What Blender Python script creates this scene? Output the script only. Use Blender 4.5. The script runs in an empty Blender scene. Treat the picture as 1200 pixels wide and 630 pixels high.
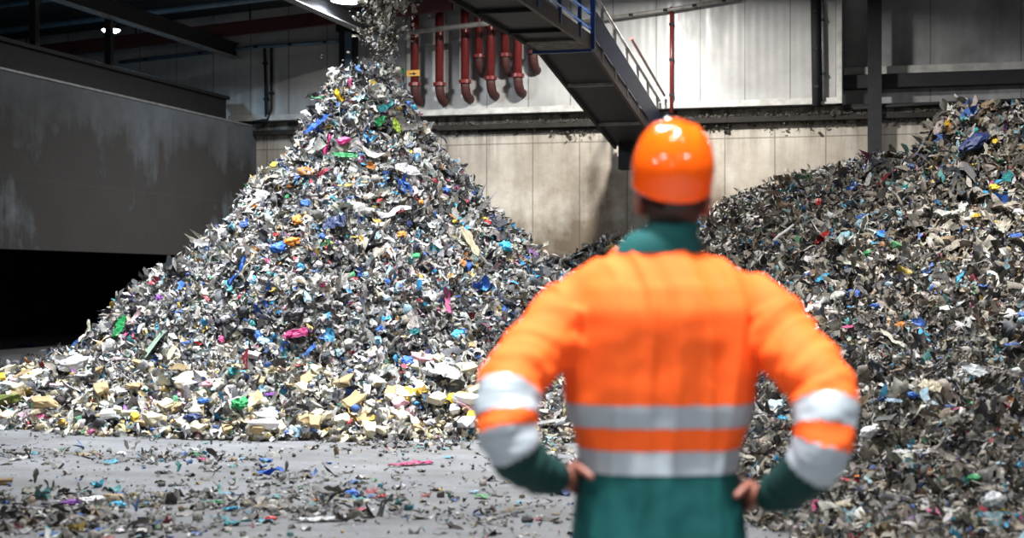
import bpy, bmesh, math, random
import numpy as np
from mathutils import Vector, Matrix, noise as mnoise

PI = math.pi
rng = np.random.default_rng(7)
random.seed(7)
SC = bpy.context.scene
COL = SC.collection

# ------------------------------------------------------------------ camera
F = 1800.0            # focal length in pixels of the 1200 wide frame
CZ = 1.45             # eye height
HZ = 330.0            # row of the horizon
def P(px, py, Y):     # point at a known distance
    return Vector(((px-600)/F*Y, Y, CZ+(HZ-py)/F*Y))
cam = bpy.data.cameras.new('camera'); cam_o = bpy.data.objects.new('camera', cam); COL.objects.link(cam_o)
cam.sensor_width = 36; cam.lens = 36*F/1200
cam.shift_y = (HZ-315)/1200
cam_o.location = (0, 0, CZ); cam_o.rotation_euler = (PI/2, 0, 0)
cam.clip_end = 200; cam.clip_start = 0.1
cam.dof.use_dof = True; cam.dof.focus_distance = 18.0; cam.dof.aperture_fstop = 2.1
SC.camera = cam_o

TH = math.atan(0.272); CT, ST = math.cos(TH), math.sin(TH)
def W(u, v, z=0.0):   # hall axes -> world
    return Vector((u*CT+v*ST, -u*ST+v*CT, z))
VB = 34.74            # back wall
UL = -15.95           # left partition
def u_at(px, v):
    a = (px-600)/F
    Y = v/(a*ST+CT)
    return Y*(a*CT-ST), Y
def z_at(px, py, v):
    return CZ+(HZ-py)/F*u_at(px, v)[1]

# ------------------------------------------------------------------ materials
def mat(name, col, rough=0.7, metal=0.0, emit=None, strength=0.0):
    m = bpy.data.materials.new(name); m.use_nodes = True
    b = m.node_tree.nodes['Principled BSDF']
    b.inputs['Base Color'].default_value = (*col, 1)
    b.inputs['Roughness'].default_value = rough
    b.inputs['Metallic'].default_value = metal
    if emit:
        b.inputs['Emission Color'].default_value = (*emit, 1)
        b.inputs['Emission Strength'].default_value = strength
    return m
class NT:
    def __init__(s, m):
        s.m = m; s.t = m.node_tree; s.b = s.t.nodes['Principled BSDF']
    def n(s, typ, **kw):
        nd = s.t.nodes.new(typ)
        for k, v in kw.items():
            if k in nd.inputs: nd.inputs[k].default_value = v
            else: setattr(nd, k, v)
        return nd
    def l(s, a, b): s.t.links.new(a, b)
    def coord(s, scale=(1, 1, 1), loc=(0, 0, 0)):
        tc = s.n('ShaderNodeTexCoord'); mp = s.n('ShaderNodeMapping')
        mp.inputs['Scale'].default_value = scale; mp.inputs['Location'].default_value = loc
        s.l(tc.outputs['Object'], mp.inputs['Vector']); return mp.outputs['Vector']
    def noise(s, vec, scale, detail=4, rough=0.55):
        nd = s.n('ShaderNodeTexNoise'); nd.inputs['Scale'].default_value = scale
        nd.inputs['Detail'].default_value = detail; nd.inputs['Roughness'].default_value = rough
        s.l(vec, nd.inputs['Vector']); return nd.outputs['Fac']
    def ramp(s, fac, stops):
        r = s.n('ShaderNodeValToRGB'); e = r.color_ramp.elements
        while len(e) < len(stops): e.new(0.5)
        for el, (p, c) in zip(e, stops):
            el.position = p; el.color = (*c, 1) if len(c) == 3 else c
        s.l(fac, r.inputs['Fac']); return r.outputs['Color']
    def mix(s, fac, a, b, typ='MIX'):
        m = s.n('ShaderNodeMix', data_type='RGBA', blend_type=typ)
        for sock, val in ((m.inputs[0], fac), (m.inputs[6], a), (m.inputs[7], b)):
            if hasattr(val, 'is_linked'): s.l(val, sock)
            elif isinstance(val, (int, float)): sock.default_value = val
            else: sock.default_value = (*val, 1)
        return m.outputs[2]
    def math(s, op, a, b=0.0):
        m = s.n('ShaderNodeMath', operation=op)
        for sock, val in ((m.inputs[0], a), (m.inputs[1], b)):
            if hasattr(val, 'is_linked'): s.l(val, sock)
            else: sock.default_value = val
        return m.outputs[0]
    def sep(s, vec):
        x = s.n('ShaderNodeSeparateXYZ'); s.l(vec, x.inputs[0]); return x.outputs
    def rng(s, val, a, b, c=0.0, d=1.0):
        r = s.n('ShaderNodeMapRange'); r.inputs[1].default_value = a; r.inputs[2].default_value = b
        r.inputs[3].default_value = c; r.inputs[4].default_value = d
        s.l(val, r.inputs[0]); return r.outputs[0]
    def bump(s, h, strength=0.4, dist=0.02):
        b = s.n('ShaderNodeBump'); b.inputs['Strength'].default_value = strength; b.inputs['Distance'].default_value = dist
        s.l(h, b.inputs['Height']); s.l(b.outputs['Normal'], s.b.inputs['Normal'])
    def seams(s, coord, period, width):       # 1 on a seam line
        a = s.math('FRACT', s.math('DIVIDE', coord, period))
        return s.math('LESS_THAN', a, width/period)

def stained(name, c0, c1, stain, seam_u, seam_z, stain_lo, stain_hi, amount, rough=0.75, ribs=False, metal=0.0, wide=0.025, drip=None):
    m = mat(name, c0, rough, metal); t = NT(m)
    v = t.coord(); xyz = t.sep(v)
    base = t.mix(t.ramp(t.noise(v, 1.3, 6), [(0.35, (0, 0, 0)), (0.7, (1, 1, 1))]), c0, c1)
    vs = t.coord((1.6, 1.6, 0.35))
    streak = t.ramp(t.noise(vs, 1.6, 7, 0.6), [(0.40, (0, 0, 0)), (0.75, (1, 1, 1))])
    big = t.ramp(t.noise(t.coord((0.5, .5, .55), (3.1, 0, 1.7)), .8, 6, 0.62), [(0.33, (0, 0, 0)), (0.66, (1, 1, 1))])
    hgt = t.rng(xyz[2], stain_hi, stain_lo)
    k = t.math('MULTIPLY', t.math('MULTIPLY', t.math('ADD', t.math('MULTIPLY', streak, 0.35), big), hgt), amount)
    k = t.math('MINIMUM', k, 0.92)
    col = t.mix(k, base, stain)
    sp = t.ramp(t.noise(v, 14, 3, 0.7), [(0.66, (0, 0, 0)), (0.74, (1, 1, 1))])
    col = t.mix(t.math('MULTIPLY', sp, 0.45), col, stain)
    if drip:
        dr = t.ramp(t.noise(t.coord((2.6, 1, .12)), 2.4, 6, .7), [(.45, (0, 0, 0)), (.7, (1, 1, 1))])
        up = t.rng(xyz[2], drip[0], drip[1]); ed = t.ramp(t.noise(v, 5, 5, .75), [(.35, (0, 0, 0)), (.7, (1, 1, 1))])
        top = t.math('MULTIPLY', t.rng(xyz[2], drip[1]-.35, drip[1]), ed)
        col = t.mix(t.math('MINIMUM', t.math('ADD', t.math('MULTIPLY', dr, t.math('MULTIPLY', up, .75)), t.math('MULTIPLY', top, .8)), .9), col, (.035, .028, .02))
    seam = None
    if seam_u: seam = t.seams(xyz[0], seam_u, wide)
    if seam_z:
        s2 = t.seams(t.math('ADD', xyz[2], 100.0-seam_z[1]), seam_z[0], wide)
        seam = s2 if seam is None else t.math('MAXIMUM', seam, s2)
    if seam is not None:
        col = t.mix(t.math('MULTIPLY', seam, 0.6), col, (0.03, 0.028, 0.025))
    t.l(col, t.b.inputs['Base Color'])
    if ribs:
        w = t.math('SINE', t.math('MULTIPLY', xyz[0], 2*PI/0.2)); t.bump(w, 0.10, 0.012)
        t.l(t.rng(streak, 0, 1, rough-.12, rough+.25), t.b.inputs['Roughness'])
    else:
        t.bump(t.noise(v, 9, 6, .7), 0.35, 0.03)
    return m

M = {}
M['cladding'] = stained('cladding', (.50, .50, .49), (.42, .43, .43), (.09, .075, .055), 1.0, None, 5.2, 9.5, .55, .42, True)
M['cladding_dirty_shade'] = stained('cladding_dirty_shade', (.44, .45, .46), (.3, .31, .32), (.05, .044, .036), 1.9, None, 4.6, 10.5, .9, .5, True)  # dirt, plus a darker tone standing in for the bay's shade
M['concrete'] = stained('concrete', (.52, .49, .43), (.44, .40, .34), (.11, .075, .045), 1.12, (2.62, 2.49), 1.6, 5.9, 1.6, .85, drip=(4.0, 5.1))
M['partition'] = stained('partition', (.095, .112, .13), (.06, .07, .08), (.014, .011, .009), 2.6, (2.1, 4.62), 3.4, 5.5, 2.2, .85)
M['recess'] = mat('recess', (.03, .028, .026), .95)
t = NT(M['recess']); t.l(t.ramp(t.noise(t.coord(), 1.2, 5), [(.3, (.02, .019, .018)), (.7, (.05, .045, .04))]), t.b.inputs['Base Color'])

m = M['floor'] = mat('floor', (.3, .3, .3), .8); t = NT(m); v = t.coord()
c = t.mix(t.ramp(t.noise(v, .9, 7, .65), [(.35, (0, 0, 0)), (.65, (1, 1, 1))]), (.125, .13, .14), (.21, .215, .228))
dirt = t.ramp(t.noise(t.coord((.35, 1.3, 1)), 1.5, 8, .7), [(.42, (0, 0, 0)), (.66, (1, 1, 1))])
c = t.mix(t.math('MULTIPLY', dirt, .6), c, (.075, .068, .06))
sp = t.ramp(t.noise(v, 22, 6, .75), [(.52, (0, 0, 0)), (.68, (1, 1, 1))])
c = t.mix(t.math('MULTIPLY', sp, .6), c, (.07, .065, .06))
t.l(c, t.b.inputs['Base Color']); t.bump(t.noise(v, 18, 6, .75), .5, .03)

M['roof'] = mat('roof', (.025, .03, .036), .8)
t = NT(M['roof']); v = t.coord(); xyz = t.sep(v)
t.bump(t.math('SINE', t.math('MULTIPLY', xyz[1], 2*PI/.25)), .4, .03)
def plain(name, col, rough=.6, metal=0., var=.35, sc=6.):
    m = mat(name, col, rough, metal); t = NT(m)
    d = tuple(x*(1-var) for x in col)
    t.l(t.mix(t.ramp(t.noise(t.coord(), sc, 5, .65), [(.35, (0, 0, 0)), (.68, (1, 1, 1))]), col, d), t.b.inputs['Base Color'])
    M[name] = m; return m
plain('steel_dark', (.012, .013, .016), .8, .0, .5)
plain('steel_grey', (.26, .27, .28), .5, .4, .5)
plain('purlin_blue', (.13, .21, .28), .5, .2)
plain('beam_red', (.09, .022, .022), .6)
plain('pipe_red', (.17, .022, .020), .32, .0, .3)
plain('pipe_red_dirty', (.07, .018, .016), .7, .0, .5)
plain('handrail_blue', (.02, .085, .30), .4, .0, .35)
plain('handrail_pale', (.42, .40, .37), .55, .2, .5)  # pale pipes and grating; also blue rails painted as if lit
plain('trim_pale', (.55, .54, .51), .5, .0, .45, 3.)
plain('grime', (.022, .019, .016), .95, .0, .5)
plain('tag_yellow', (.80, .42, .06), .5, .0, .2)
plain('black', (.012, .012, .012), .5, .0, .2)
plain('panel_navy', (.008, .028, .12), .5, .0, .4)
plain('belt', (.028, .03, .038), .6, .1, .5)
plain('stringer', (.12, .085, .08), .5, .3, .5)
M['lamp_glass'] = mat('lamp_glass', (1, 1, 1), .3, 0, (.86, .92, 1), 28.)

def waste_mat(name, rough=.6, scale=30., amt=.6, trans=0.0):
    """colour from each scrap's own tint, soiled by a fine noise"""
    m = mat(name, (.5, .5, .5), rough); t = NT(m)
    a = t.n('ShaderNodeAttribute', attribute_name='tint')
    v = t.coord()
    k = t.ramp(t.noise(v, scale, 5, .7), [(.42, (0, 0, 0)), (.66, (1, 1, 1))])
    col = t.mix(t.math('MULTIPLY', k, amt), a.outputs['Color'], (.06, .052, .042))
    t.l(col, t.b.inputs['Base Color'])
    t.bump(t.noise(v, scale*2.2, 5, .7), .5, .02)
    return m
M['waste'] = waste_mat('waste')
M['waste_base'] = mat('waste_base', (.05, .046, .04), .95)
t = NT(M['waste_base']); v = t.coord()
t.l(t.ramp(t.noise(v, 16, 6, .75), [(.35, (.015, .014, .013)), (.55, (.06, .055, .048)), (.72, (.16, .15, .135))]), t.b.inputs['Base Color'])
t.bump(t.noise(v, 20, 6, .75), 1., .05)

_item_mats = {}
def item_mat(col, rough=.45, amt=.35):
    key = (tuple(col), rough)
    if key in _item_mats: return _item_mats[key]
    m = mat('scrap_material', col, rough); t = NT(m); v = t.coord()
    k = t.ramp(t.noise(v, 14, 5, .7), [(.45, (0, 0, 0)), (.7, (1, 1, 1))])
    t.l(t.mix(t.math('MULTIPLY', k, amt), col, (.07, .06, .05)), t.b.inputs['Base Color'])
    t.bump(t.noise(v, 30, 5, .7), .5, .015)
    _item_mats[key] = m; return m

# ------------------------------------------------------------------ object helpers
def tag(o, label=None, cat=None, group=None, kind=None):
    if label: o['label'] = label
    if cat: o['category'] = cat
    if group: o['group'] = group
    if kind: o['kind'] = kind
    return o
def empty(name, loc=(0, 0, 0), rz=0.0):
    o = bpy.data.objects.new(name, None); COL.objects.link(o)
    o.empty_display_size = .2
    o.location = loc; o.rotation_euler = (0, 0, rz); return o
def link(name, me, m=None, parent=None, smooth=False):
    if m is not None and not me.materials: me.materials.append(m)
    o = bpy.data.objects.new(name, me); COL.objects.link(o)
    if parent: o.parent = parent
    if smooth: me.shade_smooth()
    return o
def bm_obj(name, bm, m, parent=None, smooth=False):
    me = bpy.data.meshes.new(name); bm.normal_update(); bm.to_mesh(me); bm.free()
    return link(name, me, m, parent, smooth)
def box(bm, x0, x1, y0, y1, z0, z1, bev=0.0):
    vs = [bm.verts.new(c) for c in ((x0,y0,z0),(x1,y0,z0),(x1,y1,z0),(x0,y1,z0),(x0,y0,z1),(x1,y0,z1),(x1,y1,z1),(x0,y1,z1))]
    fs = [bm.faces.new([vs[i] for i in f]) for f in ((3,2,1,0),(4,5,6,7),(0,1,5,4),(1,2,6,5),(2,3,7,6),(3,0,4,7))]
    if bev > 0:
        es = list({e for f in fs for e in f.edges})
        bmesh.ops.bevel(bm, geom=es, offset=bev, segments=2, affect='EDGES', profile=.5)
def tube(bm, pts, r, seg=12, caps=True):
    pts = [Vector(p) for p in pts]
    rs = r if isinstance(r, (list, tuple)) else [r]*len(pts)
    rings = []; ref = None
    for i, p in enumerate(pts):
        d = (pts[min(i+1, len(pts)-1)]-pts[max(i-1, 0)]).normalized()
        if ref is None:
            ref = d.orthogonal().normalized()
        ref = (ref-d*ref.dot(d)).normalized(); b = d.cross(ref)
        rings.append([bm.verts.new(p+(ref*math.cos(2*PI*k/seg)+b*math.sin(2*PI*k/seg))*rs[i]) for k in range(seg)])
    for a, b in zip(rings, rings[1:]):
        for k in range(seg):
            bm.faces.new((a[k], a[(k+1) % seg], b[(k+1) % seg], b[k]))
    if caps:
        bm.faces.new(rings[0][::-1]); bm.faces.new(rings[-1])
def bar(bm, a, b, w, h, up=Vector((0, 0, 1))):
    """rectangular bar from a to b, w across, h along up"""
    a = Vector(a); b = Vector(b); d = (b-a).normalized()
    s = d.cross(up).normalized(); n = s.cross(d).normalized()
    vs = [bm.verts.new(p+s*i*w/2+n*j*h/2) for p in (a, b) for i, j in ((-1,-1),(1,-1),(1,1),(-1,1))]
    for f in ((3,2,1,0),(4,5,6,7),(0,1,5,4),(1,2,6,5),(2,3,7,6),(3,0,4,7)):
        bm.faces.new([vs[i] for i in f])
def struct(name, bm, m, rot=True):
    o = bm_obj(name, bm, m); tag(o, kind='structure')
    if rot: o.rotation_euler.z = -TH
    return o
def np_mesh(name, verts, quads, tris=None, tint=None, smooth=None):
    me = bpy.data.meshes.new(name)
    verts = np.asarray(verts, np.float32)
    nq = len(quads); nt = 0 if tris is None else len(tris)
    me.vertices.add(len(verts)); me.vertices.foreach_set('co', verts.ravel())
    loops = np.asarray(quads, np.int32).ravel()
    if nt: loops = np.concatenate([loops, np.asarray(tris, np.int32).ravel()])
    me.loops.add(len(loops)); me.loops.foreach_set('vertex_index', loops)
    me.polygons.add(nq+nt)
    st = np.concatenate([np.arange(nq)*4, nq*4+np.arange(nt)*3]).astype(np.int32)
    me.polygons.foreach_set('loop_start', st)
    me.update(calc_edges=True); me.validate()
    if tint is not None:
        at = me.color_attributes.new('tint', 'FLOAT_COLOR', 'POINT')
        c = np.ones((len(verts), 4), np.float32); c[:, :3] = tint
        at.data.foreach_set('color', c.ravel())
    if smooth is not None:
        me.polygons.foreach_set('use_smooth', np.asarray(smooth, bool))
    return me

# ------------------------------------------------------------------ the hall
def roof_z(u): return 7.75+.065*(u+20.6)
bm = bmesh.new(); box(bm, -30, 16, -6, 46, -.3, 0); struct('floor', bm, M['floor'])
# lower concrete wall, cladding above it, recessed bay to the right, dirty and darkened as if shaded
UR = u_at(986, VB-.25)[0]
bm = bmesh.new(); box(bm, UL, 12, VB, VB+.4, 0, 5.34); struct('wall_back_lower', bm, M['concrete'])
bm = bmesh.new(); box(bm, -30, UR, VB-.25, VB+.4, 5.36, 9.6); struct('wall_back_upper', bm, M['cladding'])
bm = bmesh.new(); box(bm, UR+.02, 12, VB+.35, VB+.75, 5.36, 10.4); struct('wall_back_bay', bm, M['cladding_dirty_shade'])
# partition on the left, open dark recess under it
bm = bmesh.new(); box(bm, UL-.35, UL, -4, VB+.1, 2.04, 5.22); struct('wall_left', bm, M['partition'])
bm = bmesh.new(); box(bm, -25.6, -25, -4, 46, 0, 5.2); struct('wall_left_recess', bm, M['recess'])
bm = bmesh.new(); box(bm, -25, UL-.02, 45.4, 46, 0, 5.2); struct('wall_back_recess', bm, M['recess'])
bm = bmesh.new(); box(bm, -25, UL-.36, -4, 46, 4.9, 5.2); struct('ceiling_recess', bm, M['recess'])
# roof, rising to the right
bm = bmesh.new()
vs = [bm.verts.new(c) for c in ((-30,-6,roof_z(-30)),(16,-6,roof_z(16)),(16,VB+.8,roof_z(16)),(-30,VB+.8,roof_z(-30)),
                                (-30,-6,roof_z(-30)+.2),(16,-6,roof_z(16)+.2),(16,VB+.8,roof_z(16)+.2),(-30,VB+.8,roof_z(-30)+.2))]
for f in ((3,2,1,0),(4,5,6,7),(0,1,5,4),(1,2,6,5),(2,3,7,6),(3,0,4,7)): bm.faces.new([vs[i] for i in f])
struct('ceiling', bm, M['roof'])

# ledge and trims on the back wall
bm = bmesh.new(); box(bm, UL, 12, VB-.22, VB, 5.02, 5.14, .01); struct('trim_1', bm, M['grime'])
bm = bmesh.new(); box(bm, -21, UR, VB-.33, VB-.25, 5.36, 5.50, .01); struct('trim_2', bm, M['trim_pale'])
bm = bmesh.new(); box(bm, UR-.10, UR+.02, VB-.35, VB+.38, 5.36, 9.3, .01); struct('trim_3', bm, M['trim_pale'])
bm = bmesh.new(); box(bm, UR+.03, 12, VB+.24, VB+.35, 6.05, 6.22, .01); struct('trim_4', bm, M['trim_pale'])
bm = bmesh.new(); box(bm, UR+.03, 12, VB+.02, VB+.35, 5.72, 6.02, .01); struct('trim_5', bm, M['steel_dark'])
bm = bmesh.new(); box(bm, UR+.03, 12, VB-.12, VB, 5.26, 5.36, .01); struct('trim_6', bm, M['grime'])
bm = bmesh.new(); box(bm, UL-.4, UL+.03, -4, VB-.3, 5.22, 5.27, .01); struct('trim_7', bm, M['steel_grey'])

def thing_uv(name, u, v, z, label, cat, group=None):
    r = empty(name, W(u, v, z), -TH); return tag(r, label, cat, group)

# dark girder standing on the partition, posts up to the long roof beam
g = thing_uv('girder', UL-.55, 20, 5.22, 'black steel girder lying along the top of the left concrete wall', 'girder')
bm = bmesh.new(); box(bm, -.12, .1, -24, 14.0, .05, .62, .01); bm_obj('web', bm, M['steel_dark'], g)
bm = bmesh.new(); box(bm, -.2, .2, -24, 14.0, .62, .70, .01); bm_obj('top_flange', bm, M['steel_dark'], g)
bm = bmesh.new(); box(bm, -.2, .2, -24, 14.0, 0, .05, .01); bm_obj('bottom_flange', bm, M['steel_dark'], g)

def i_beam(name, u, z, label, v0=-4., v1=VB-.3, h=.36, w=.22, m='steel_grey'):
    r = thing_uv(name, u, v0, z, label, 'beam'); L = v1-v0
    bm = bmesh.new(); box(bm, -w/2, w/2, 0, L, 0, .025); bm_obj('bottom_flange', bm, M[m], r)
    bm = bmesh.new(); box(bm, -w/2, w/2, 0, L, h-.025, h); bm_obj('top_flange', bm, M['steel_dark'], r)
    bm = bmesh.new(); box(bm, -.012, .012, 0, L, .025, h-.025); bm_obj('web', bm, M['steel_dark'], r)
    return r
i_beam('roof_beam', -16.35, 6.9, 'grey steel roof beam running above the left wall, ending left of the falling waste')
i_beam('roof_beam', -12.25, 7.03, 'grey steel roof beam beside the bright lamp, ending behind the falling waste')
# purlins across the hall
for i, (v, dz, m, lab) in enumerate((
        (33.4, -.62, 'beam_red', 'dark red roof purlin nearest the back wall, lowest of the roof timbers'),
        (32.0, -.30, 'purlin_blue', 'blue grey roof pipe just in front of the red purlin'),
        (29.5, -.30, 'purlin_blue', 'blue grey roof pipe passing above the round lamp on the left'),
        (27.0, -.32, 'purlin_blue', 'blue grey roof pipe third from the back wall'),
        (24.5, -.3, 'beam_red', 'dark red roof purlin farthest from the back wall'))):
    r = thing_uv('roof_purlin', -29, v, 0, lab, 'purlin')
    bm = bmesh.new(); u1 = -10.5
    a = Vector((0, 0, roof_z(-29)+dz)); b = Vector((u1+29, 0, roof_z(u1)+dz))
    if m == 'beam_red': bar(bm, a, b, .14, .32)
    else: tube(bm, [a, b], .075, 10)
    bm_obj('bar', bm, M[m], r, m != 'beam_red')
    for k in range(5):
        uu = 4.5+3.0*k
        bm = bmesh.new(); za = roof_z(-29+uu)
        tube(bm, [(uu, 0, za+dz), (uu, 0, za)], .02, 8); bm_obj('hanger', bm, M['steel_dark'], r)
# posts standing on the girder under the roof beam
for px, lab in ((128, 'dark steel post beside the round lamp, standing on the left girder'),
                (40, 'dark steel post at far left under the roof beam')):
    a = (px-600)/F; Y = (UL-.55)/(a*CT-ST); v = Y*(a*ST+CT)
    r = thing_uv('roof_post', UL-.55, v, 5.92, lab, 'post')
    bm = bmesh.new(); box(bm, -.07, .07, -.07, .07, 0, roof_z(UL-.55)-5.93, .008); bm_obj('shaft', bm, M['steel_dark'], r)
    bm = bmesh.new(); bar(bm, (0, 0, .75), (0, .6, 1.3), .06, .06); bm_obj('brace', bm, M['steel_dark'], r)

# lamps
def high_bay(px, py, Y, label, r0=.30):
    p = P(px, py, Y)
    r = empty('high_bay_lamp', p); tag(r, label, 'lamp', None)
    bm = bmesh.new(); tube(bm, [(0,0,.02),(0,0,.06),(0,0,.14),(0,0,.30),(0,0,.34)], [r0*1.08, r0*1.05, r0*.7, r0*.45, r0*.2], 28); bm_obj('housing', bm, M['steel_dark'], r, True)
    bm = bmesh.new(); tube(bm, [(0,0,-.03),(0,0,0),(0,0,.03)], [r0*.7, r0*.98, r0], 28); bm_obj('diffuser', bm, M['lamp_glass'], r, True)
    u = p.x*CT-p.y*ST
    bm = bmesh.new(); tube(bm, [(0,0,.34),(0,0,roof_z(u)-p.z)], .014, 8); bm_obj('hanging_rod', bm, M['steel_dark'], r)
    return p
L1 = high_bay(130, 36, 33.5, 'small round lamp glowing under the dark roof at upper left', .19)
L2 = high_bay(408, 1, 32.0, 'bright round lamp at the top edge, left of the falling waste', .36)

# conduits and pipes on the back wall
def wall_tube(name, pts, r, m, label, cat='pipe', off=.06, group=None, v=VB-.25, brackets=0, seg=12):
    w = [W(u_at(px, v-off)[0], v-off, z_at(px, py, v-off)) for px, py in pts]
    o = empty(name, w[-1], -TH); tag(o, label, cat, group)
    Rinv = Matrix.Rotation(TH, 3, 'Z')
    loc = [Rinv @ (p-w[-1]) for p in w]
    bm = bmesh.new(); tube(bm, loc, r, seg); bm_obj('tube', bm, M[m], o, True)
    for k in range(brackets):
        f = (k+.5)/brackets; j = f*(len(loc)-1); i = min(int(j), len(loc)-2); q = loc[i].lerp(loc[i+1], j-i)
        bm = bmesh.new(); box(bm, q.x-.05, q.x+.05, q.y-r-.01, q.y+off, q.z-.03, q.z+.03, .004); bm_obj('bracket', bm, M['steel_dark'], o)
    return o
wall_tube('conduit', [(140, 73), (300, 55), (402, 48)], .045, 'purlin_blue', 'pale blue conduit crossing the wall left of the tall heap', brackets=5, off=.10)
wall_tube('conduit', [(310, 53), (312, 137)], .035, 'steel_dark', 'left one of two thin dark conduits on the wall left of the tall heap', brackets=2)
wall_tube('conduit', [(318, 53), (318, 128), (314, 140), (296, 143)], .035, 'steel_dark', 'right one of two thin dark conduits, bending left above the ledge', brackets=2, off=.07)
wall_tube('conduit', [(460, 40), (574, 27), (640, 20)], .06, 'handrail_pale', 'pale grey pipe crossing in front of the tall red pipes', brackets=0, off=1.0)
wall_tube('conduit', [(680, 26), (780, 12), (866, -2)], .045, 'handrail_pale', 'pale grey pipe with clamps high on the wall right of the gallery', brackets=5, off=.16)
wall_tube('red_riser', [(787, 8), (787, 132)], .045, 'pipe_red', 'thin red vertical pipe on the pale wall above the orange helmet', brackets=3, off=.08)
wall_tube('conduit', [(955, -8), (957, 124)], .10, 'steel_dark', 'thick black vertical pipe just left of the pale corner trim', brackets=3, off=.14)
wall_tube('conduit', [(963, -8), (965, 118)], .05, 'steel_grey', 'slim grey pipe between black pipe and pale corner trim', brackets=2, off=.08)
wall_tube('conduit', [(560, 154), (800, 146), (1010, 138)], .035, 'grime', 'grimy thin pipe hugging the wall just under the ledge', off=.07, v=VB, brackets=6)
wall_tube('conduit', [(1000, 127), (1100, 121), (1240, 115)], .035, 'steel_dark', 'dark pipe along the concrete strip at far right above the ledge', off=.2, v=VB, brackets=4)
r = thing_uv('wall_column', u_at(1025, VB-.3)[0], VB-.3, 0, 'black steel column standing on the wall right of the corner trim', 'column')
bm = bmesh.new(); box(bm, -.15, .15, -.015, .015, 0, 9.2); bm_obj('front_flange', bm, M['steel_dark'], r)
bm = bmesh.new(); box(bm, -.012, .012, .015, .27, 0, 9.2); bm_obj('web', bm, M['steel_dark'], r)
r = thing_uv('wall_box_duct', u_at(410, VB-.4)[0], VB-.4, z_at(410, 104, VB-.4), 'pale blue vertical duct on the wall just left of the heap peak', 'duct')
bm = bmesh.new(); box(bm, -.10, .10, -.1, .12, 0, 1.35, .01); bm_obj('casing', bm, M['purlin_blue'], r)
bm = bmesh.new(); box(bm, -.26, -.10, -.06, .12, 0, 1.5, .01); box(bm, .10, .17, -.14, .12, 0, 1.5, .01); bm_obj('side_rails', bm, M['steel_dark'], r)
bm = bmesh.new(); box(bm, -.3, .2, -.16, .12, 1.35, 1.52, .01); bm_obj('head', bm, M['steel_dark'], r)

# tall red pipes, each ending in a flanged elbow into the wall
def red_pipe(px, py_end, off, label, rad=.105, dirty=False):
    v = VB-.25-off
    u, Y = u_at(px, v); zb = z_at(px, py_end, v); zt = roof_z(u)-.05
    r = empty('red_pipe', W(u, v, zb), -TH); tag(r, label, 'pipe', 'red fire pipes on the back wall')
    mm = M['pipe_red_dirty'] if dirty else M['pipe_red']
    bm = bmesh.new(); tube(bm, [(0, 0, .42), (0, 0, zt-zb)], rad, 16); bm_obj('riser', bm, mm, r, True)
    bm = bmesh.new()
    arc = [(0, .34*(1-math.cos(a)), .42-.34*math.sin(a)+.0) for a in np.linspace(0, PI/2, 7)] + [(0, off-.01, .08)]
    if arc[-1][1] > arc[-2][1]: tube(bm, arc, rad*1.08, 16)
    else: tube(bm, arc[:-1], rad*1.08, 16)
    bm_obj('elbow', bm, M['pipe_red_dirty'], r, True)
    bm = bmesh.new(); tube(bm, [(0, 0, .40), (0, 0, .48)], rad*1.5, 16); bm_obj('flange', bm, mm, r)
    return r, zt-zb
names = [(486, 121, .42, 'leftmost tall red pipe, carrying a yellow tag'), (515, 121, .42, 'second tall red pipe from the left, next to the tagged one'),
         (545, 118, .42, 'third tall red pipe from the left'), (575, 114, .42, 'fourth of the long red pipes from the left'),
         (607, 111, .42, 'rightmost long red pipe beside the blue gallery'),
         (561, 88, .36, 'short red pipe between third and fourth long red pipes'), (592, 87, .36, 'short red pipe between fourth and last long red pipes'),
         (625, 84, .36, 'dark short red pipe half hidden under the gallery')]
for i, (px, py, off, lab) in enumerate(names):
    r, h = red_pipe(px, py, off, lab, .10 if i < 5 else .095, i == 7)
    if i == 0:
        bm = bmesh.new(); box(bm, -.16, .16, -.125, -.105, .62, .76, .004); tg = bm_obj('tag', bm, M['tag_yellow'], r); tg['label'] = 'yellow tag with black mark'
        bm = bmesh.new(); box(bm, -.10, .03, -.130, -.125, .665, .685)
        vs = [bm.verts.new(c) for c in ((.0, -.130, .715), (.1, -.130, .675), (.0, -.130, .635))]; bm.faces.new(vs)
        bm_obj('arrow_mark', bm, M['black'], tg)

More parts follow.
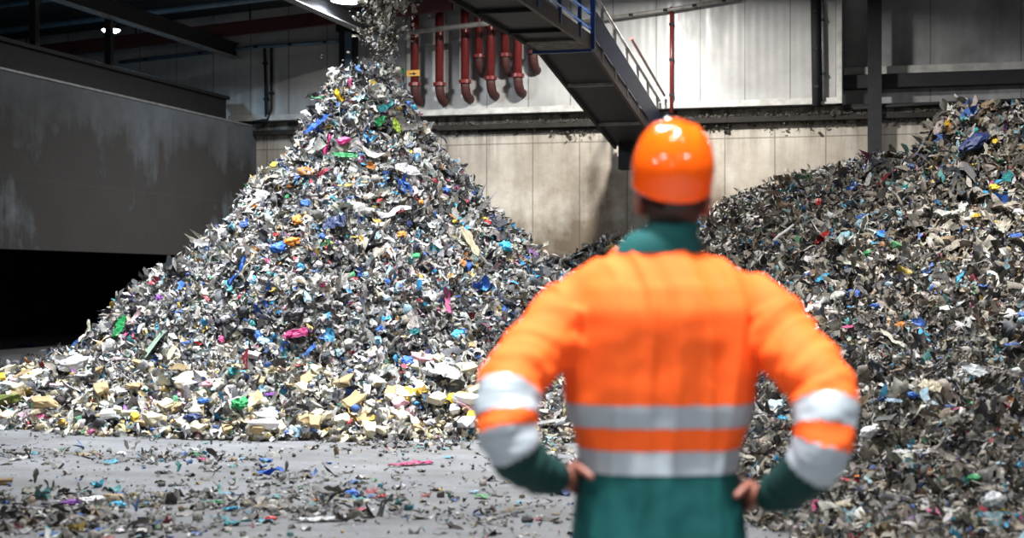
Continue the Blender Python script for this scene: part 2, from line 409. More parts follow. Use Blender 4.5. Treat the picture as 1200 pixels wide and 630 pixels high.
# inclined conveyor gallery: level part coming from above, then sloping down to the wall
def gallery():
    pL = P(632, 56, 28.0); pR = P(690, 64, 28.0)
    z0 = pL.z
    uL = pL.x*CT-pL.y*ST; v0 = pL.x*ST+pL.y*CT
    wd = 0.93
    r = empty('conveyor_gallery', W(uL+wd/2, v0, z0), -TH)
    tag(r, 'dark conveyor gallery with blue handrail sloping down to the back wall', 'gallery')
    Lh, Ls, dz = 8.7, VB-.35-v0-.05, -1.18
    x0, x1 = -wd/2, wd/2
    A = lambda x, s: Vector((x, s, 0)) if s <= 0 else Vector((x, s, dz*s/Ls))
    bm = bmesh.new()
    for (s0, s1) in ((-Lh, 0), (0, Ls)):
        a, b, c, d = A(x0, s0), A(x1, s0), A(x1, s1), A(x0, s1)
        vs = [bm.verts.new(p) for p in (a, b, c, d)]+[bm.verts.new(p+Vector((0, 0, .12))) for p in (a, b, c, d)]
        for f in ((3,2,1,0),(4,5,6,7),(0,1,5,4),(1,2,6,5),(2,3,7,6),(3,0,4,7)): bm.faces.new([vs[i] for i in f])
    bm_obj('belt_deck', bm, M['belt'], r)
    for x, nm in ((x0-.03, 'stringer'), (x1+.03, 'stringer')):
        bm = bmesh.new(); bar(bm, A(x, -Lh)+Vector((0, 0, .06)), A(x, 0)+Vector((0, 0, .06)), .06, .26); bar(bm, A(x, 0)+Vector((0, 0, .06)), A(x, Ls)+Vector((0, 0, .06)), .06, .26)
        bm_obj(nm, bm, M['stringer'] if x > 0 else M['steel_dark'], r)
    for k, s in enumerate((-6, -4, -2, 2.3, 5.2)):
        bm = bmesh.new(); a = A(x0, s); b = A(x1, s); bar(bm, a+Vector((0, 0, -.03)), b+Vector((0, 0, -.03)), .07, .06)
        o = bm_obj('cross_bar', bm, M['handrail_pale'] if s > 0 else M['steel_dark'], r)
    # grating landing at the knee
    bm = bmesh.new()
    for k in range(6): bar(bm, Vector((x0, -.9+k*.17, -.05)), Vector((x1, -.9+k*.17, -.05)), .06, .03)
    bm_obj('grating', bm, M['handrail_pale'], r)
    bm = bmesh.new(); bar(bm, Vector((x0-.12, -.02, -.07)), Vector((x1+.06, -.02, -.07)), .07, .09); bm_obj('landing_edge', bm, M['handrail_blue'], r)
    # side panel and handrails on the right; plain rail on the left
    for x in (x1+.05, x0-.05):
        near = x > 0
        for lv in (1.0, .55, .28):
            bm = bmesh.new(); tube(bm, [A(x, -Lh)+Vector((0, 0, lv)), A(x, -.15)+Vector((0, 0, lv))], .035, 8)
            bm_obj('handrail', bm, M['handrail_blue'], r, True)
            if near or lv > .9:
                bm = bmesh.new(); tube(bm, [A(x, .05)+Vector((0, 0, lv)), A(x, Ls)+Vector((0, 0, lv))], .03, 8)
                bm_obj('handrail', bm, M['handrail_pale'] if near else M['handrail_blue'], r, True)  # near sloping rails get lamplight put into their colour
        for s in [-8.5, -7, -5.5, -4, -2.5, -1.0]:
            bm = bmesh.new(); p = A(x, s); box(bm, p.x-.03, p.x+.03, p.y-.04, p.y+.04, p.z, p.z+1.02, .005); bm_obj('post', bm, M['handrail_blue'], r)
        for s in np.linspace(.9, Ls-.3, 6):
            bm = bmesh.new(); p = A(x, s); box(bm, p.x-.025, p.x+.025, p.y-.04, p.y+.04, p.z, p.z+1.0, .005); bm_obj('post', bm, M['handrail_pale'] if near else M['handrail_blue'], r)  # near posts on the slope painted pale, as lit
    bm = bmesh.new(); box(bm, x1+.04, x1+.12, -.1, 0, -.08, 2.4, .005); bm_obj('hanger_post', bm, M['handrail_blue'], r)
    bm = bmesh.new(); a = A(x1+.10, .1)+Vector((0, 0, .15)); b = A(x1+.10, Ls)+Vector((0, 0, .15))
    bar(bm, a+Vector((0, 0, .25)), b+Vector((0, 0, .25)), .012, .5); bm_obj('side_panel', bm, M['panel_navy'], r)
    bm = bmesh.new(); tube(bm, [A(x1+.16, 3.2)+Vector((0, 0, 1.14)), A(x1+.16, Ls)+Vector((0, 0, 1.12))], .03, 8); bm_obj('red_cable_tray', bm, M['pipe_red'], r)
    bm = bmesh.new(); box(bm, x0+.1, x0+.5, Ls-.35, Ls, dz-.55, dz+.1, .01); bm_obj('end_support', bm, M['steel_dark'], r)
    return r
gallery()

# ------------------------------------------------------------------ heaps of waste: the ground they make
def snoise(x, y, wl, seed, octaves=3):
    """cheap smooth noise from rotated sines, about -1..1"""
    r = np.random.default_rng(seed); out = np.zeros_like(x); amp = 1.; tot = 0.
    for o in range(octaves):
        for k in range(6):
            a = r.uniform(0, 2*PI); w = wl/2**o*r.uniform(.7, 1.4); ph = r.uniform(0, 2*PI)
            out = out+amp*np.sin((x*math.cos(a)+y*math.sin(a))*2*PI/w+ph+1.3*np.sin((x*math.sin(a)-y*math.cos(a))*2*PI/(w*1.7)+ph*2))/6*1.7
        tot += amp; amp *= .5
    return out/tot
HX, HY = -1.80, 18.8
PR = np.array([0, .18, .32, .42, .50, .64, .95, 1.2, 1.46, 1.78, 2.1, 2.33, 2.8, 3.02, 3.25, 3.85, 4.35, 4.8, 5.4])
PZ = np.array([4.0, 3.98, 3.92, 3.80, 3.65, 3.33, 2.91, 2.65, 2.29, 1.97, 1.71, 1.5, 1.22, .90, .62, .36, .17, .02, -.3])
def heap1(x, y):
    dx, dy = x-HX, y-HY
    r = np.hypot(dx, dy)+1e-6
    c = dx/r
    r2 = r+.10*snoise(x, y, 1.5, 3, 2)*np.clip(r/1.5, 0, 1)
    h = np.interp(r2, PR, PZ)
    # skirt running off to the left
    e = ((x+5.6)/3.0)**2+((y-18.0)/2.2)**2
    h2 = .36*np.exp(-e*1.1)-.06
    return np.maximum(h, h2)
CPTS = np.array([  # x, y, z
    (1.0,5,-.1),(1.5,8.4,-.02),(1.05,11,0),(.62,13.7,0),(.75,17,0.2),(.9,20,.45),(.3,28,.8),(-1,33,.9),(-4,34,.3),(0,12,-.35),(-.5,14,-.4),(-1,20,-.3),(.3,8,-.35),
    (3.2,8,.12),(5,8,.3),(1.95,10.5,.12),(2.67,12,.34),(3.2,11.5,.38),(3.67,11,.41),(3.33,15,.88),(4.0,14.5,.9),(4.67,14,.92),
    (3.8,19.5,1.45),(4.86,17.5,1.76),(5.67,17,1.75),(4.67,21,2.25),(5.4,19.5,2.62),(6.3,19,2.6),(6.0,20.6,2.92),(6.9,20.8,3.0),(7,23,3.0),(9,20,3.2),(9,14,2.2),(7,11,.9),
    (5.55,23.0,3.12),(4.7,25,2.98),(4.05,27,2.76),(3.6,29,2.5),(1.6,32,1.93),(.74,33.5,1.62),(3.07,24,1.85),(1.7,26,1.25),(4.5,32,2.6),(8,30,3.2),(1.9,16,.55),(2.2,20,.95)])
def _tps(r2): return np.where(r2 > 0, r2*np.log(r2+1e-12)*.5, 0)
_n = len(CPTS)
_A = np.zeros((_n+3, _n+3)); _d2 = ((CPTS[:, None, :2]-CPTS[None, :, :2])**2).sum(-1)
_A[:_n, :_n] = _tps(_d2)+np.eye(_n)*.35
_A[:_n, _n] = 1; _A[:_n, _n+1:] = CPTS[:, :2]; _A[_n, :_n] = 1; _A[_n+1:, :_n] = CPTS[:, :2].T
_wt = np.linalg.solve(_A, np.concatenate([CPTS[:, 2], np.zeros(3)]))
def heap2(x, y):
    sh = x.shape; q = np.stack([x.ravel(), y.ravel()], 1); out = np.empty(len(q))
    for i in range(0, len(q), 20000):
        d = ((q[i:i+20000, None, :]-CPTS[None, :, :2])**2).sum(-1)
        out[i:i+20000] = _tps(d) @ _wt[:_n]+_wt[_n]+q[i:i+20000] @ _wt[_n+1:]
    h = out.reshape(sh)
    h = h+.78*np.exp(-((((x-6.45)/.84)**2+((y-20.9)/.95)**2)**2))      # mound at the top
    return h
GX = np.arange(-9.5, 9.51, .05); GY = np.arange(5.5, 34.71, .05)
XX, YY = np.meshgrid(GX, GY)
H1 = heap1(XX, YY); H2 = heap2(XX, YY)
# keep the heaps off the back wall plane
Vv = XX*ST+YY*CT
lump = .09*snoise(XX, YY, .9, 11, 4)+.06*snoise(XX, YY, .36, 12, 2)+.05*np.abs(snoise(XX, YY, .28, 13, 2))
def soft(h): return np.clip((h+.05)/.35, 0, 1)
H1n = H1+lump*soft(H1)*1.5
H2n = H2+lump*soft(H2)*1.5+(.15*snoise(XX, YY, 2.4, 21, 2)+.09*np.abs(snoise(XX, YY, 1.3, 23, 2)))*soft(H2)
HH = np.maximum(np.maximum(H1n, H2n), 0.0)
HH[Vv > VB-.08] = 0
def sample(arr, x, y):
    fx = np.clip((np.asarray(x)-GX[0])/.05, 0, len(GX)-1.001); fy = np.clip((np.asarray(y)-GY[0])/.05, 0, len(GY)-1.001)
    i = fx.astype(int); j = fy.astype(int); a = fx-i; b = fy-j
    return (arr[j, i]*(1-a)+arr[j, i+1]*a)*(1-b)+(arr[j+1, i]*(1-a)+arr[j+1, i+1]*a)*b
GHy, GHx = np.gradient(HH, .05)
def normal(x, y):
    n = np.stack([-sample(GHx, x, y), -sample(GHy, x, y), np.ones(np.shape(x))], -1)
    return n/np.linalg.norm(n, axis=-1, keepdims=True)
def ground_hit(px, py):
    """where the ray through a photo point meets the floor or a heap"""
    Y = np.arange(6.0, 34.2, .02)
    x = (px-600)/F*Y; z = CZ+(HZ-py)/F*Y
    h = sample(HH, x, Y); below = z <= h
    if not below.any(): k = int(np.argmin(z-h))
    else: k = int(np.argmax(below))
    return Vector((x[k], Y[k], h[k]))

def heap_ground(name, mask_h, label, cat):
    use = (mask_h > -.02) & (Vv < VB-.06)
    step = 2
    hs = np.where(use, HH, -1)[::step, ::step]; xs = XX[::step, ::step]; ys = YY[::step, ::step]
    ny, nx = hs.shape
    ok = hs > 0.004
    idx = np.arange(ny*nx).reshape(ny, nx)
    q = np.stack([idx[:-1, :-1], idx[:-1, 1:], idx[1:, 1:], idx[1:, :-1]], -1)
    keep = ok[:-1, :-1] | ok[:-1, 1:] | ok[1:, 1:] | ok[1:, :-1]
    q = q[keep]
    z = np.where(hs > 0.004, hs-.03, -.02)
    V3 = np.stack([xs, ys, z], -1).reshape(-1, 3)
    usedv = np.unique(q); remap = -np.ones(len(V3), int); remap[usedv] = np.arange(len(usedv))
    return V3[usedv], remap[q]

# palettes: (colour, weight)
PAL_A = [((.56,.55,.53),14),((.74,.74,.76),9),((.44,.43,.415),14),((.315,.305,.29),13),((.20,.195,.19),12),((.08,.085,.10),11),((.03,.036,.05),9),((.50,.46,.39),11),((.34,.30,.23),8),
         ((.03,.14,.52),2.6),((.03,.32,.62),2.2),((.04,.30,.34),.9),((.46,.03,.06),1.0),((.48,.07,.22),.6),((.66,.44,.07),1.5),((.58,.22,.04),.5),((.05,.27,.12),.7),((.24,.10,.34),.4),((.32,.52,.62),3),((.46,.34,.37),1.2)]
PAL_B = [((.38,.35,.30),14),((.27,.24,.195),18),((.17,.15,.12),18),((.48,.46,.42),8),((.66,.65,.64),6),((.09,.08,.066),14),((.04,.04,.04),10),((.03,.04,.06),5),((.28,.20,.12),6),
         ((.03,.13,.46),1.6),((.03,.30,.52),1.4),((.04,.22,.22),1.0),((.33,.03,.05),.5),((.38,.06,.18),.4),((.48,.33,.05),.6),((.46,.17,.03),.3),((.05,.21,.09),.6),((.18,.09,.25),.3),((.26,.44,.50),2.)]
PAL_F = [((.60,.51,.31),18),((.64,.58,.44),16),((.62,.50,.26),9),((.66,.65,.63),10),((.60,.42,.16),5),((.55,.60,.62),6),((.35,.30,.2),5),((.12,.12,.14),5),((.04,.12,.4),1.5),((.62,.36,.42),2),((.1,.35,.2),1)]
PAL_L = [((.10,.095,.085),10),((.06,.055,.05),8),((.03,.03,.035),7),((.2,.185,.16),7),((.33,.31,.28),4),((.5,.5,.5),3),((.2,.15,.09),3),((.03,.1,.3),1.2),((.04,.25,.35),.8),((.04,.2,.2),.8),((.3,.04,.06),.6),((.35,.25,.05),.5),((.05,.2,.08),.5)]
def pick(pal, n, r):
    w = np.array([p[1] for p in pal], float); c = np.array([p[0] for p in pal])
    k = r.choice(len(pal), n, p=w/w.sum())
    col = c[k]*np.exp(r.normal(0, .16, (n, 1)))
    col = col*(1+r.normal(0, .03, (n, 3)))
    return np.clip(col, .008, .86)

def frames(nrm, r, tilt):
    n = len(nrm); d = nrm+r.normal(0, 1, (n, 3))*tilt[:, None]
    d /= np.linalg.norm(d, axis=1, keepdims=True)
    a = r.normal(0, 1, (n, 3)); a[:, 2] -= .5        # long sides hang a little downhill
    t = a-d*(a*d).sum(1, keepdims=True); t /= np.linalg.norm(t, axis=1, keepdims=True)
    return t, np.cross(d, t), d
def sheets(p, nrm, size, aspect, crumple, tilt, r, g=5, k=None):
    """crumpled scraps: g x k vertex patches"""
    k = k or g; n = len(p)
    T, B, D = frames(nrm, r, tilt)
    uu, vv = np.meshgrid(np.linspace(-.5, .5, g), np.linspace(-.5, .5, k)); uu = uu.ravel(); vv = vv.ravel(); m = g*k
    rd = r.uniform(.5, 1.9, (n, 1))                              # how much the corners are torn round
    U = uu[None]*np.sqrt(1-rd*vv[None]**2)+r.normal(0, .05, (n, m)); V = vv[None]*np.sqrt(1-rd*uu[None]**2)+r.normal(0, .05, (n, m))
    bend = r.normal(0, 1.1, (n, 1))*crumple[:, None]; bend2 = r.normal(0, .9, (n, 1))*crumple[:, None]
    fr = r.uniform(5, 11, (n, 1)); ph = r.uniform(0, 6.3, (n, 1)); mixd = r.uniform(-1, 1, (n, 1))
    Wd = bend*(U**2-.08)*1.6+bend2*(V**2-.08)*1.6+.15*np.sin(fr*(U+mixd*V)+ph)*crumple[:, None]+r.normal(0, .13, (n, m))*crumple[:, None]
    s = size[:, None, None]
    sa = np.sqrt(aspect)[:, None]
    v = p[:, None]+s*((U*sa)[..., None]*T[:, None]+(V/sa)[..., None]*B[:, None]+(Wd)[..., None]*D[:, None])
    idx = np.arange(m).reshape(k, g)
    q = np.stack([idx[:-1, :-1], idx[:-1, 1:], idx[1:, 1:], idx[1:, :-1]], -1).reshape(-1, 4)
    Q = (np.arange(n)*m)[:, None, None]+q[None]
    return v.reshape(-1, 3), Q.reshape(-1, 4), m, len(q)
def ribbons(p, nrm, size, width, r, k=8):
    """curly torn strips: each a random walk lying on the ground"""
    n = len(p); T, B, D = frames(nrm, r, np.full(n, .25))
    a = r.uniform(0, 2*PI, (n, 1))+np.cumsum(r.normal(0, .55, (n, k)), 1); e = np.cumsum(r.normal(0, .45, (n, k)), 1)*.8
    st = np.stack([np.cos(a)*np.cos(e), np.sin(a)*np.cos(e), np.sin(e)*.8], -1)*(size/k)[:, None, None]
    c = np.cumsum(st, 1); c -= c.mean(1, keepdims=True)
    tw = np.cumsum(r.normal(0, .5, (n, k)), 1); w = width[:, None]*np.array([.45]+[1]*(k-2)+[.35])[None]*r.uniform(.7, 1.2, (n, k))
    side = np.stack([-np.sin(a)*np.cos(tw), np.cos(a)*np.cos(tw), np.sin(tw)], -1)*w[..., None]*.5
    mid = np.stack([np.zeros_like(w), np.zeros_like(w), w*.22], -1)
    loc = np.stack([c-side, c+mid, c+side], 2).reshape(n, k*3, 3)
    loc[..., 2] = np.abs(loc[..., 2])
    v = p[:, None]+loc[..., :1]*T[:, None]+loc[..., 1:2]*B[:, None]+loc[..., 2:]*D[:, None]
    idx = np.arange(k*3).reshape(k, 3)
    q = np.stack([idx[:-1, :-1], idx[:-1, 1:], idx[1:, 1:], idx[1:, :-1]], -1).reshape(-1, 4)
    return v.reshape(-1, 3), ((np.arange(n)*k*3)[:, None, None]+q[None]).reshape(-1, 4), k*3, len(q)
_ib = bmesh.new(); bmesh.ops.create_icosphere(_ib, subdivisions=1, radius=.5); _ib.verts.ensure_lookup_table()
ICO_V = np.array([v.co[:] for v in _ib.verts]); ICO_F = np.array([[v.index for v in f.verts] for f in _ib.faces]); _ib.free()
def lumps(p, nrm, size, r, box_like=.5):
    n = len(p); m = len(ICO_V)
    T, B, D = frames(nrm, r, np.full(n, .6))
    sc = r.uniform(.55, 1.25, (n, 3)); sc[:, 2] *= .75
    v = ICO_V[None]*(1+r.normal(0, .16, (n, m, 1)))
    v = np.sign(v)*np.abs(v*2)**(1-box_like*.5)/2*sc[:, None]
    w = p[:, None]+size[:, None, None]*(v[..., :1]*T[:, None]+v[..., 1:2]*B[:, None]+v[..., 2:]*D[:, None])
    Q = (np.arange(n)*m)[:, None, None]+ICO_F[None]
    return w.reshape(-1, 3), Q.reshape(-1, 3), m, len(ICO_F)

class Mass:
    def __init__(s): s.v = []; s.q = []; s.t = []; s.c = []; s.sq = []; s.st = []; s.n = 0
    def add_sheets(s, *a, col=None, smooth=.5, **kw):
        r = a[6]; v, q, m, nf = sheets(*a, **kw); s.q.append(q+s.n); s._rest(v, m, col)
        s.sq.append(np.repeat(r.random(len(a[0])) < smooth, nf))
    def add_ribbons(s, *a, col=None, smooth=.85):
        r = a[4]; v, q, m, nf = ribbons(*a); s.q.append(q+s.n); s._rest(v, m, col)
        s.sq.append(np.repeat(r.random(len(a[0])) < smooth, nf))
    def add_lumps(s, *a, col=None, smooth=.3, **kw):
        r = a[3]; v, q, m, nf = lumps(*a, **kw); s.t.append(q+s.n); s._rest(v, m, col)
        s.st.append(np.repeat(r.random(len(a[0])) < smooth, nf))
    def add_ground(s, v, q, col):
        s.q.append(q+s.n); s.v.append(v); s.c.append(np.broadcast_to(np.array(col), (len(v), 3)).copy()); s.n += len(v); s.sq.append(np.zeros(len(q), bool))
    def _rest(s, v, m, col):
        s.v.append(v); s.n += len(v); s.c.append(np.repeat(col, m, 0))
    def build(s, name, m):
        me = np_mesh(name, np.concatenate(s.v), np.concatenate(s.q) if s.q else np.zeros((0, 4), int), np.concatenate(s.t) if s.t else None,
                     np.concatenate(s.c), np.concatenate(s.sq+s.st))
        return link(name, me, m)

def spots(weight, n, r):
    w = weight.ravel(); w = w/w.sum(); k = r.choice(len(w), n, p=w)
    x = XX.ravel()[k]+r.uniform(-.025, .025, n); y = YY.ravel()[k]+r.uniform(-.025, .025, n)
    return x, y
AREA = np.sqrt(1+GHx**2+GHy**2)
PXg = 600+F*XX/YY; PYg = HZ-F*(HH-CZ)/YY
facing = (-(XX)*(-GHx)-(YY)*(-GHy)+(CZ-HH))/np.sqrt(XX**2+YY**2)/AREA     # surface turned to the camera side
inview = (PXg > -140) & (PXg < 1340) & (PYg < 720)
is1 = (H1n >= H2n) & (H1n > .0); is2 = (H2n > H1n) & (H2n > .0)
vis = inview & (facing > -.25) & (Vv < VB-.12)
def scrap_mass(mass, weight, n, pal, r, s_med, s_sig, s_max, lump_frac=.15, strip_frac=.2, lift=.05, yref=None, flat=1.0):
    x, y = spots(weight, n, r); nr = normal(x, y); z = sample(HH, x, y)
    size = np.minimum(s_med*np.exp(r.normal(0, s_sig, n)), s_max)
    if yref: size = size*np.clip(y/yref, .45, 1.25)**.8
    p = np.stack([x, y, z], 1)+nr*r.uniform(-.035, lift, (n, 1))*(size/s_med)[:, None]**.5
    p[:, 2] = np.maximum(p[:, 2], size*.12+.004)
    col = pick(pal, n, r)
    hollow_shade = snoise(x, y+z*.8, .75, 77, 3)                  # dark scrap colours in random patches, standing in for shaded hollows
    dk = r.random(n) < np.clip((hollow_shade-.12)*1.5, 0, .7)*(0 if yref is None and flat < .2 else 1)
    col[dk] = pick([((.045, .05, .06), 5), ((.09, .09, .095), 4), ((.02, .025, .045), 3), ((.15, .14, .125), 3)], int(dk.sum()), r)
    kind = r.random(n)
    A = kind < lump_frac; Bm = (kind >= lump_frac) & (kind < lump_frac+strip_frac); Cm = ~(A | Bm)
    mass.add_lumps(p[A], nr[A], size[A]*.8, r, col=col[A], smooth=.6)
    mass.add_ribbons(p[Bm], nr[Bm], size[Bm]*3.2, size[Bm]*r.uniform(.22, .6, Bm.sum()), r, col=col[Bm])
    mass.add_sheets(p[Cm], nr[Cm], size[Cm]*1.1, r.uniform(1, 2.2, Cm.sum()), r.uniform(.8, 1.8, Cm.sum())*(.35+.65*flat), r.uniform(.2, .6, Cm.sum())*flat, r, col=col[Cm], smooth=.85)

M1 = Mass(); r1 = np.random.default_rng(101)
v, q = heap_ground('g', H1, '', ''); M1.add_ground(v, q, (.022, .021, .02))  # near-black ground colour stands in for shade between scraps
upper = is1*vis*AREA*np.clip((HH-.1)/.3, .25, 1)
clot = np.clip(.7+.65*snoise(XX, YY, .5, 41, 3), .08, 1.4)
scrap_mass(M1, upper*clot, 62000, PAL_A, r1, .050, .50, .16, .16, .45, flat=.6)
# foam rubble low on the skirt
low = is1*vis*AREA*np.clip((.95-HH)/.6, 0, 1)
scrap_mass(M1, low, 5200, PAL_F, r1, .070, .40, .15, .62, .12, .05, flat=.3)
o = M1.build('waste_heap', M['waste']); tag(o, 'tall pointed heap of shredded grey and white plastic waste under the falling stream', 'waste heap', kind='stuff')

M2 = Mass(); r2 = np.random.default_rng(202)
v, q = heap_ground('g', H2, '', ''); M2.add_ground(v, q, (.02, .018, .015))  # ground painted near black for the shaded gaps
w2 = is2*vis*AREA*np.clip(17/YY, .7, 2.2)**1.6
w2 = w2*np.clip(.75+.5*snoise(XX, YY, .6, 42, 3), .1, 1.3)
scrap_mass(M2, w2, 120000, PAL_B, r2, .052, .58, .19, .12, .56, .05, 17., flat=.6)
o = M2.build('waste_heap', M['waste']); tag(o, 'broad brownish heap of shredded waste filling the right side behind the worker', 'waste heap', kind='stuff')

# litter on the floor
M3 = Mass(); r3 = np.random.default_rng(303)
flo = (HH < .01) & inview & (YY < 30) & (PYg > 395)
dens = (snoise(XX, YY*1.6, 1.6, 31, 3)*.5+.5)**3
near1 = np.exp(-np.clip(-H1, 0, 2)*14)+np.exp(-np.clip(-H2, 0, 2)*5)
def small(weight, n, pal, s_med, s_max, lf):
    scrap_mass(M3, weight, n, pal, r3, s_med, .5, s_max, lf, .3, .012, flat=.12)
small(flo*(dens+.04)*np.clip(12/YY, .5, 1.4), 2200, PAL_L, .017, .06, .2)
small(flo*near1, 1100, PAL_L, .028, .10, .3)
def clump(px, py, rx, ry, n, pal=None, s=.036, smax=.10):
    pal = pal or PAL_L; n = int(n*.62)
    g = np.exp(-(((PXg-px)/rx)**2+((PYg-py)/ry)**2)*1.2)*flo
    if g.sum() > 0: small(g, n, pal, s, smax, .15)
clump(195, 537, 95, 9, 330); clump(25, 535, 60, 8, 160); clump(40, 605, 110, 26, 620, s=.05); clump(185, 587, 80, 14, 240)
clump(400, 590, 110, 22, 560); clump(285, 595, 70, 16, 240); clump(590, 610, 60, 20, 120, s=.035); clump(470, 520, 90, 8, 240); clump(640, 530, 40, 24, 300, PAL_B, .05); clump(330, 560, 70, 8, 110, s=.035); clump(150, 620, 120, 10, 260)
clump(40, 398, 110, 6, 160, s=.06); clump(610, 560, 60, 22, 120, s=.03)
o = M3.build('floor_litter', M['waste']); tag(o, 'thin scatter of small shreds and crumbs over the grey floor', 'litter', kind='stuff')

# the stream of waste falling onto the peak
M4 = Mass(); r4 = np.random.default_rng(404)
n = 1250
tt = r4.random(n)**.62                                        # 0 at the peak, 1 at the top edge
z = 3.9+tt*1.62
wd = .12+.21*np.clip(tt*1.3, 0, 1)
x = P(452, 0, 18.8).x+r4.normal(0, 1, n)*wd*.62; y = 18.8+r4.normal(0, 1, n)*wd*.8
x = x-.05*(1-tt)
stray = r4.random(n) < .12; x = np.where(stray, x+r4.normal(.06, .26, n), x)
p = np.stack([x, y, z], 1); nr = r4.normal(0, 1, (n, 3)); nr /= np.linalg.norm(nr, axis=1, keepdims=True)
sz = np.minimum(.038*np.exp(r4.normal(0, .5, n))*(.6+.6*tt), .12); sz[stray] *= .5
col = pick([((.52, .49, .42), 6), ((.36, .33, .27), 6), ((.2, .18, .15), 5), ((.64, .62, .58), 4), ((.07, .07, .07), 3), ((.05, .2, .4), .3)], n, r4)
h = n//3
M4.add_lumps(p[:h], nr[:h], sz[:h], r4, col=col[:h])
M4.add_sheets(p[h:], nr[h:], sz[h:]*1.2, r4.uniform(1, 3, n-h), np.full(n-h, .9), np.full(n-h, 1.), r4, col=col[h:])
o = M4.build('falling_waste', M['waste']); tag(o, 'stream of shredded waste falling onto the peak of the tall heap', 'falling waste', kind='stuff')

# dirt hanging from the ledge
M5 = Mass(); r5 = np.random.default_rng(505)
n = 5200; u = r5.uniform(-11.9, 3.2, n); dens_u = (np.sin(u*2.1)+np.sin(u*5.3+1)+np.sin(u*.7))*.33
keep = r5.random(n) < .45+.5*dens_u; u = u[keep]; n = len(u)
hang = r5.random(n) < .55
zz = np.where(hang, 5.04-r5.exponential(.055, n), 5.145+np.abs(r5.normal(0, .02, n)))
vvv = np.where(hang, VB-.03-r5.exponential(.03, n), VB-r5.uniform(.02, .24, n))
p = np.stack([u*CT+vvv*ST, -u*ST+vvv*CT, zz], 1); nr = np.tile(np.array([-ST*.2, -1., .6]), (n, 1)); nr /= np.linalg.norm(nr, axis=1, keepdims=True)
sz = np.minimum(.045*np.exp(r5.normal(0, .45, n)), .13); cc = pick([((.03, .025, .02), 6), ((.05, .042, .033), 4), ((.10, .09, .07), 1), ((.015, .015, .015), 4)], n, r5)
hf = n//2
M5.add_ribbons(p[:hf], nr[:hf], sz[:hf]*2.6, sz[:hf]*.4, r5, col=cc[:hf])
M5.add_lumps(p[hf:], nr[hf:], sz[hf:], r5, col=cc[hf:])
o = M5.build('ledge_dirt', M['waste']); tag(o, 'clumps of dark dirt and shreds caught along the wall ledge', 'dirt', kind='stuff')
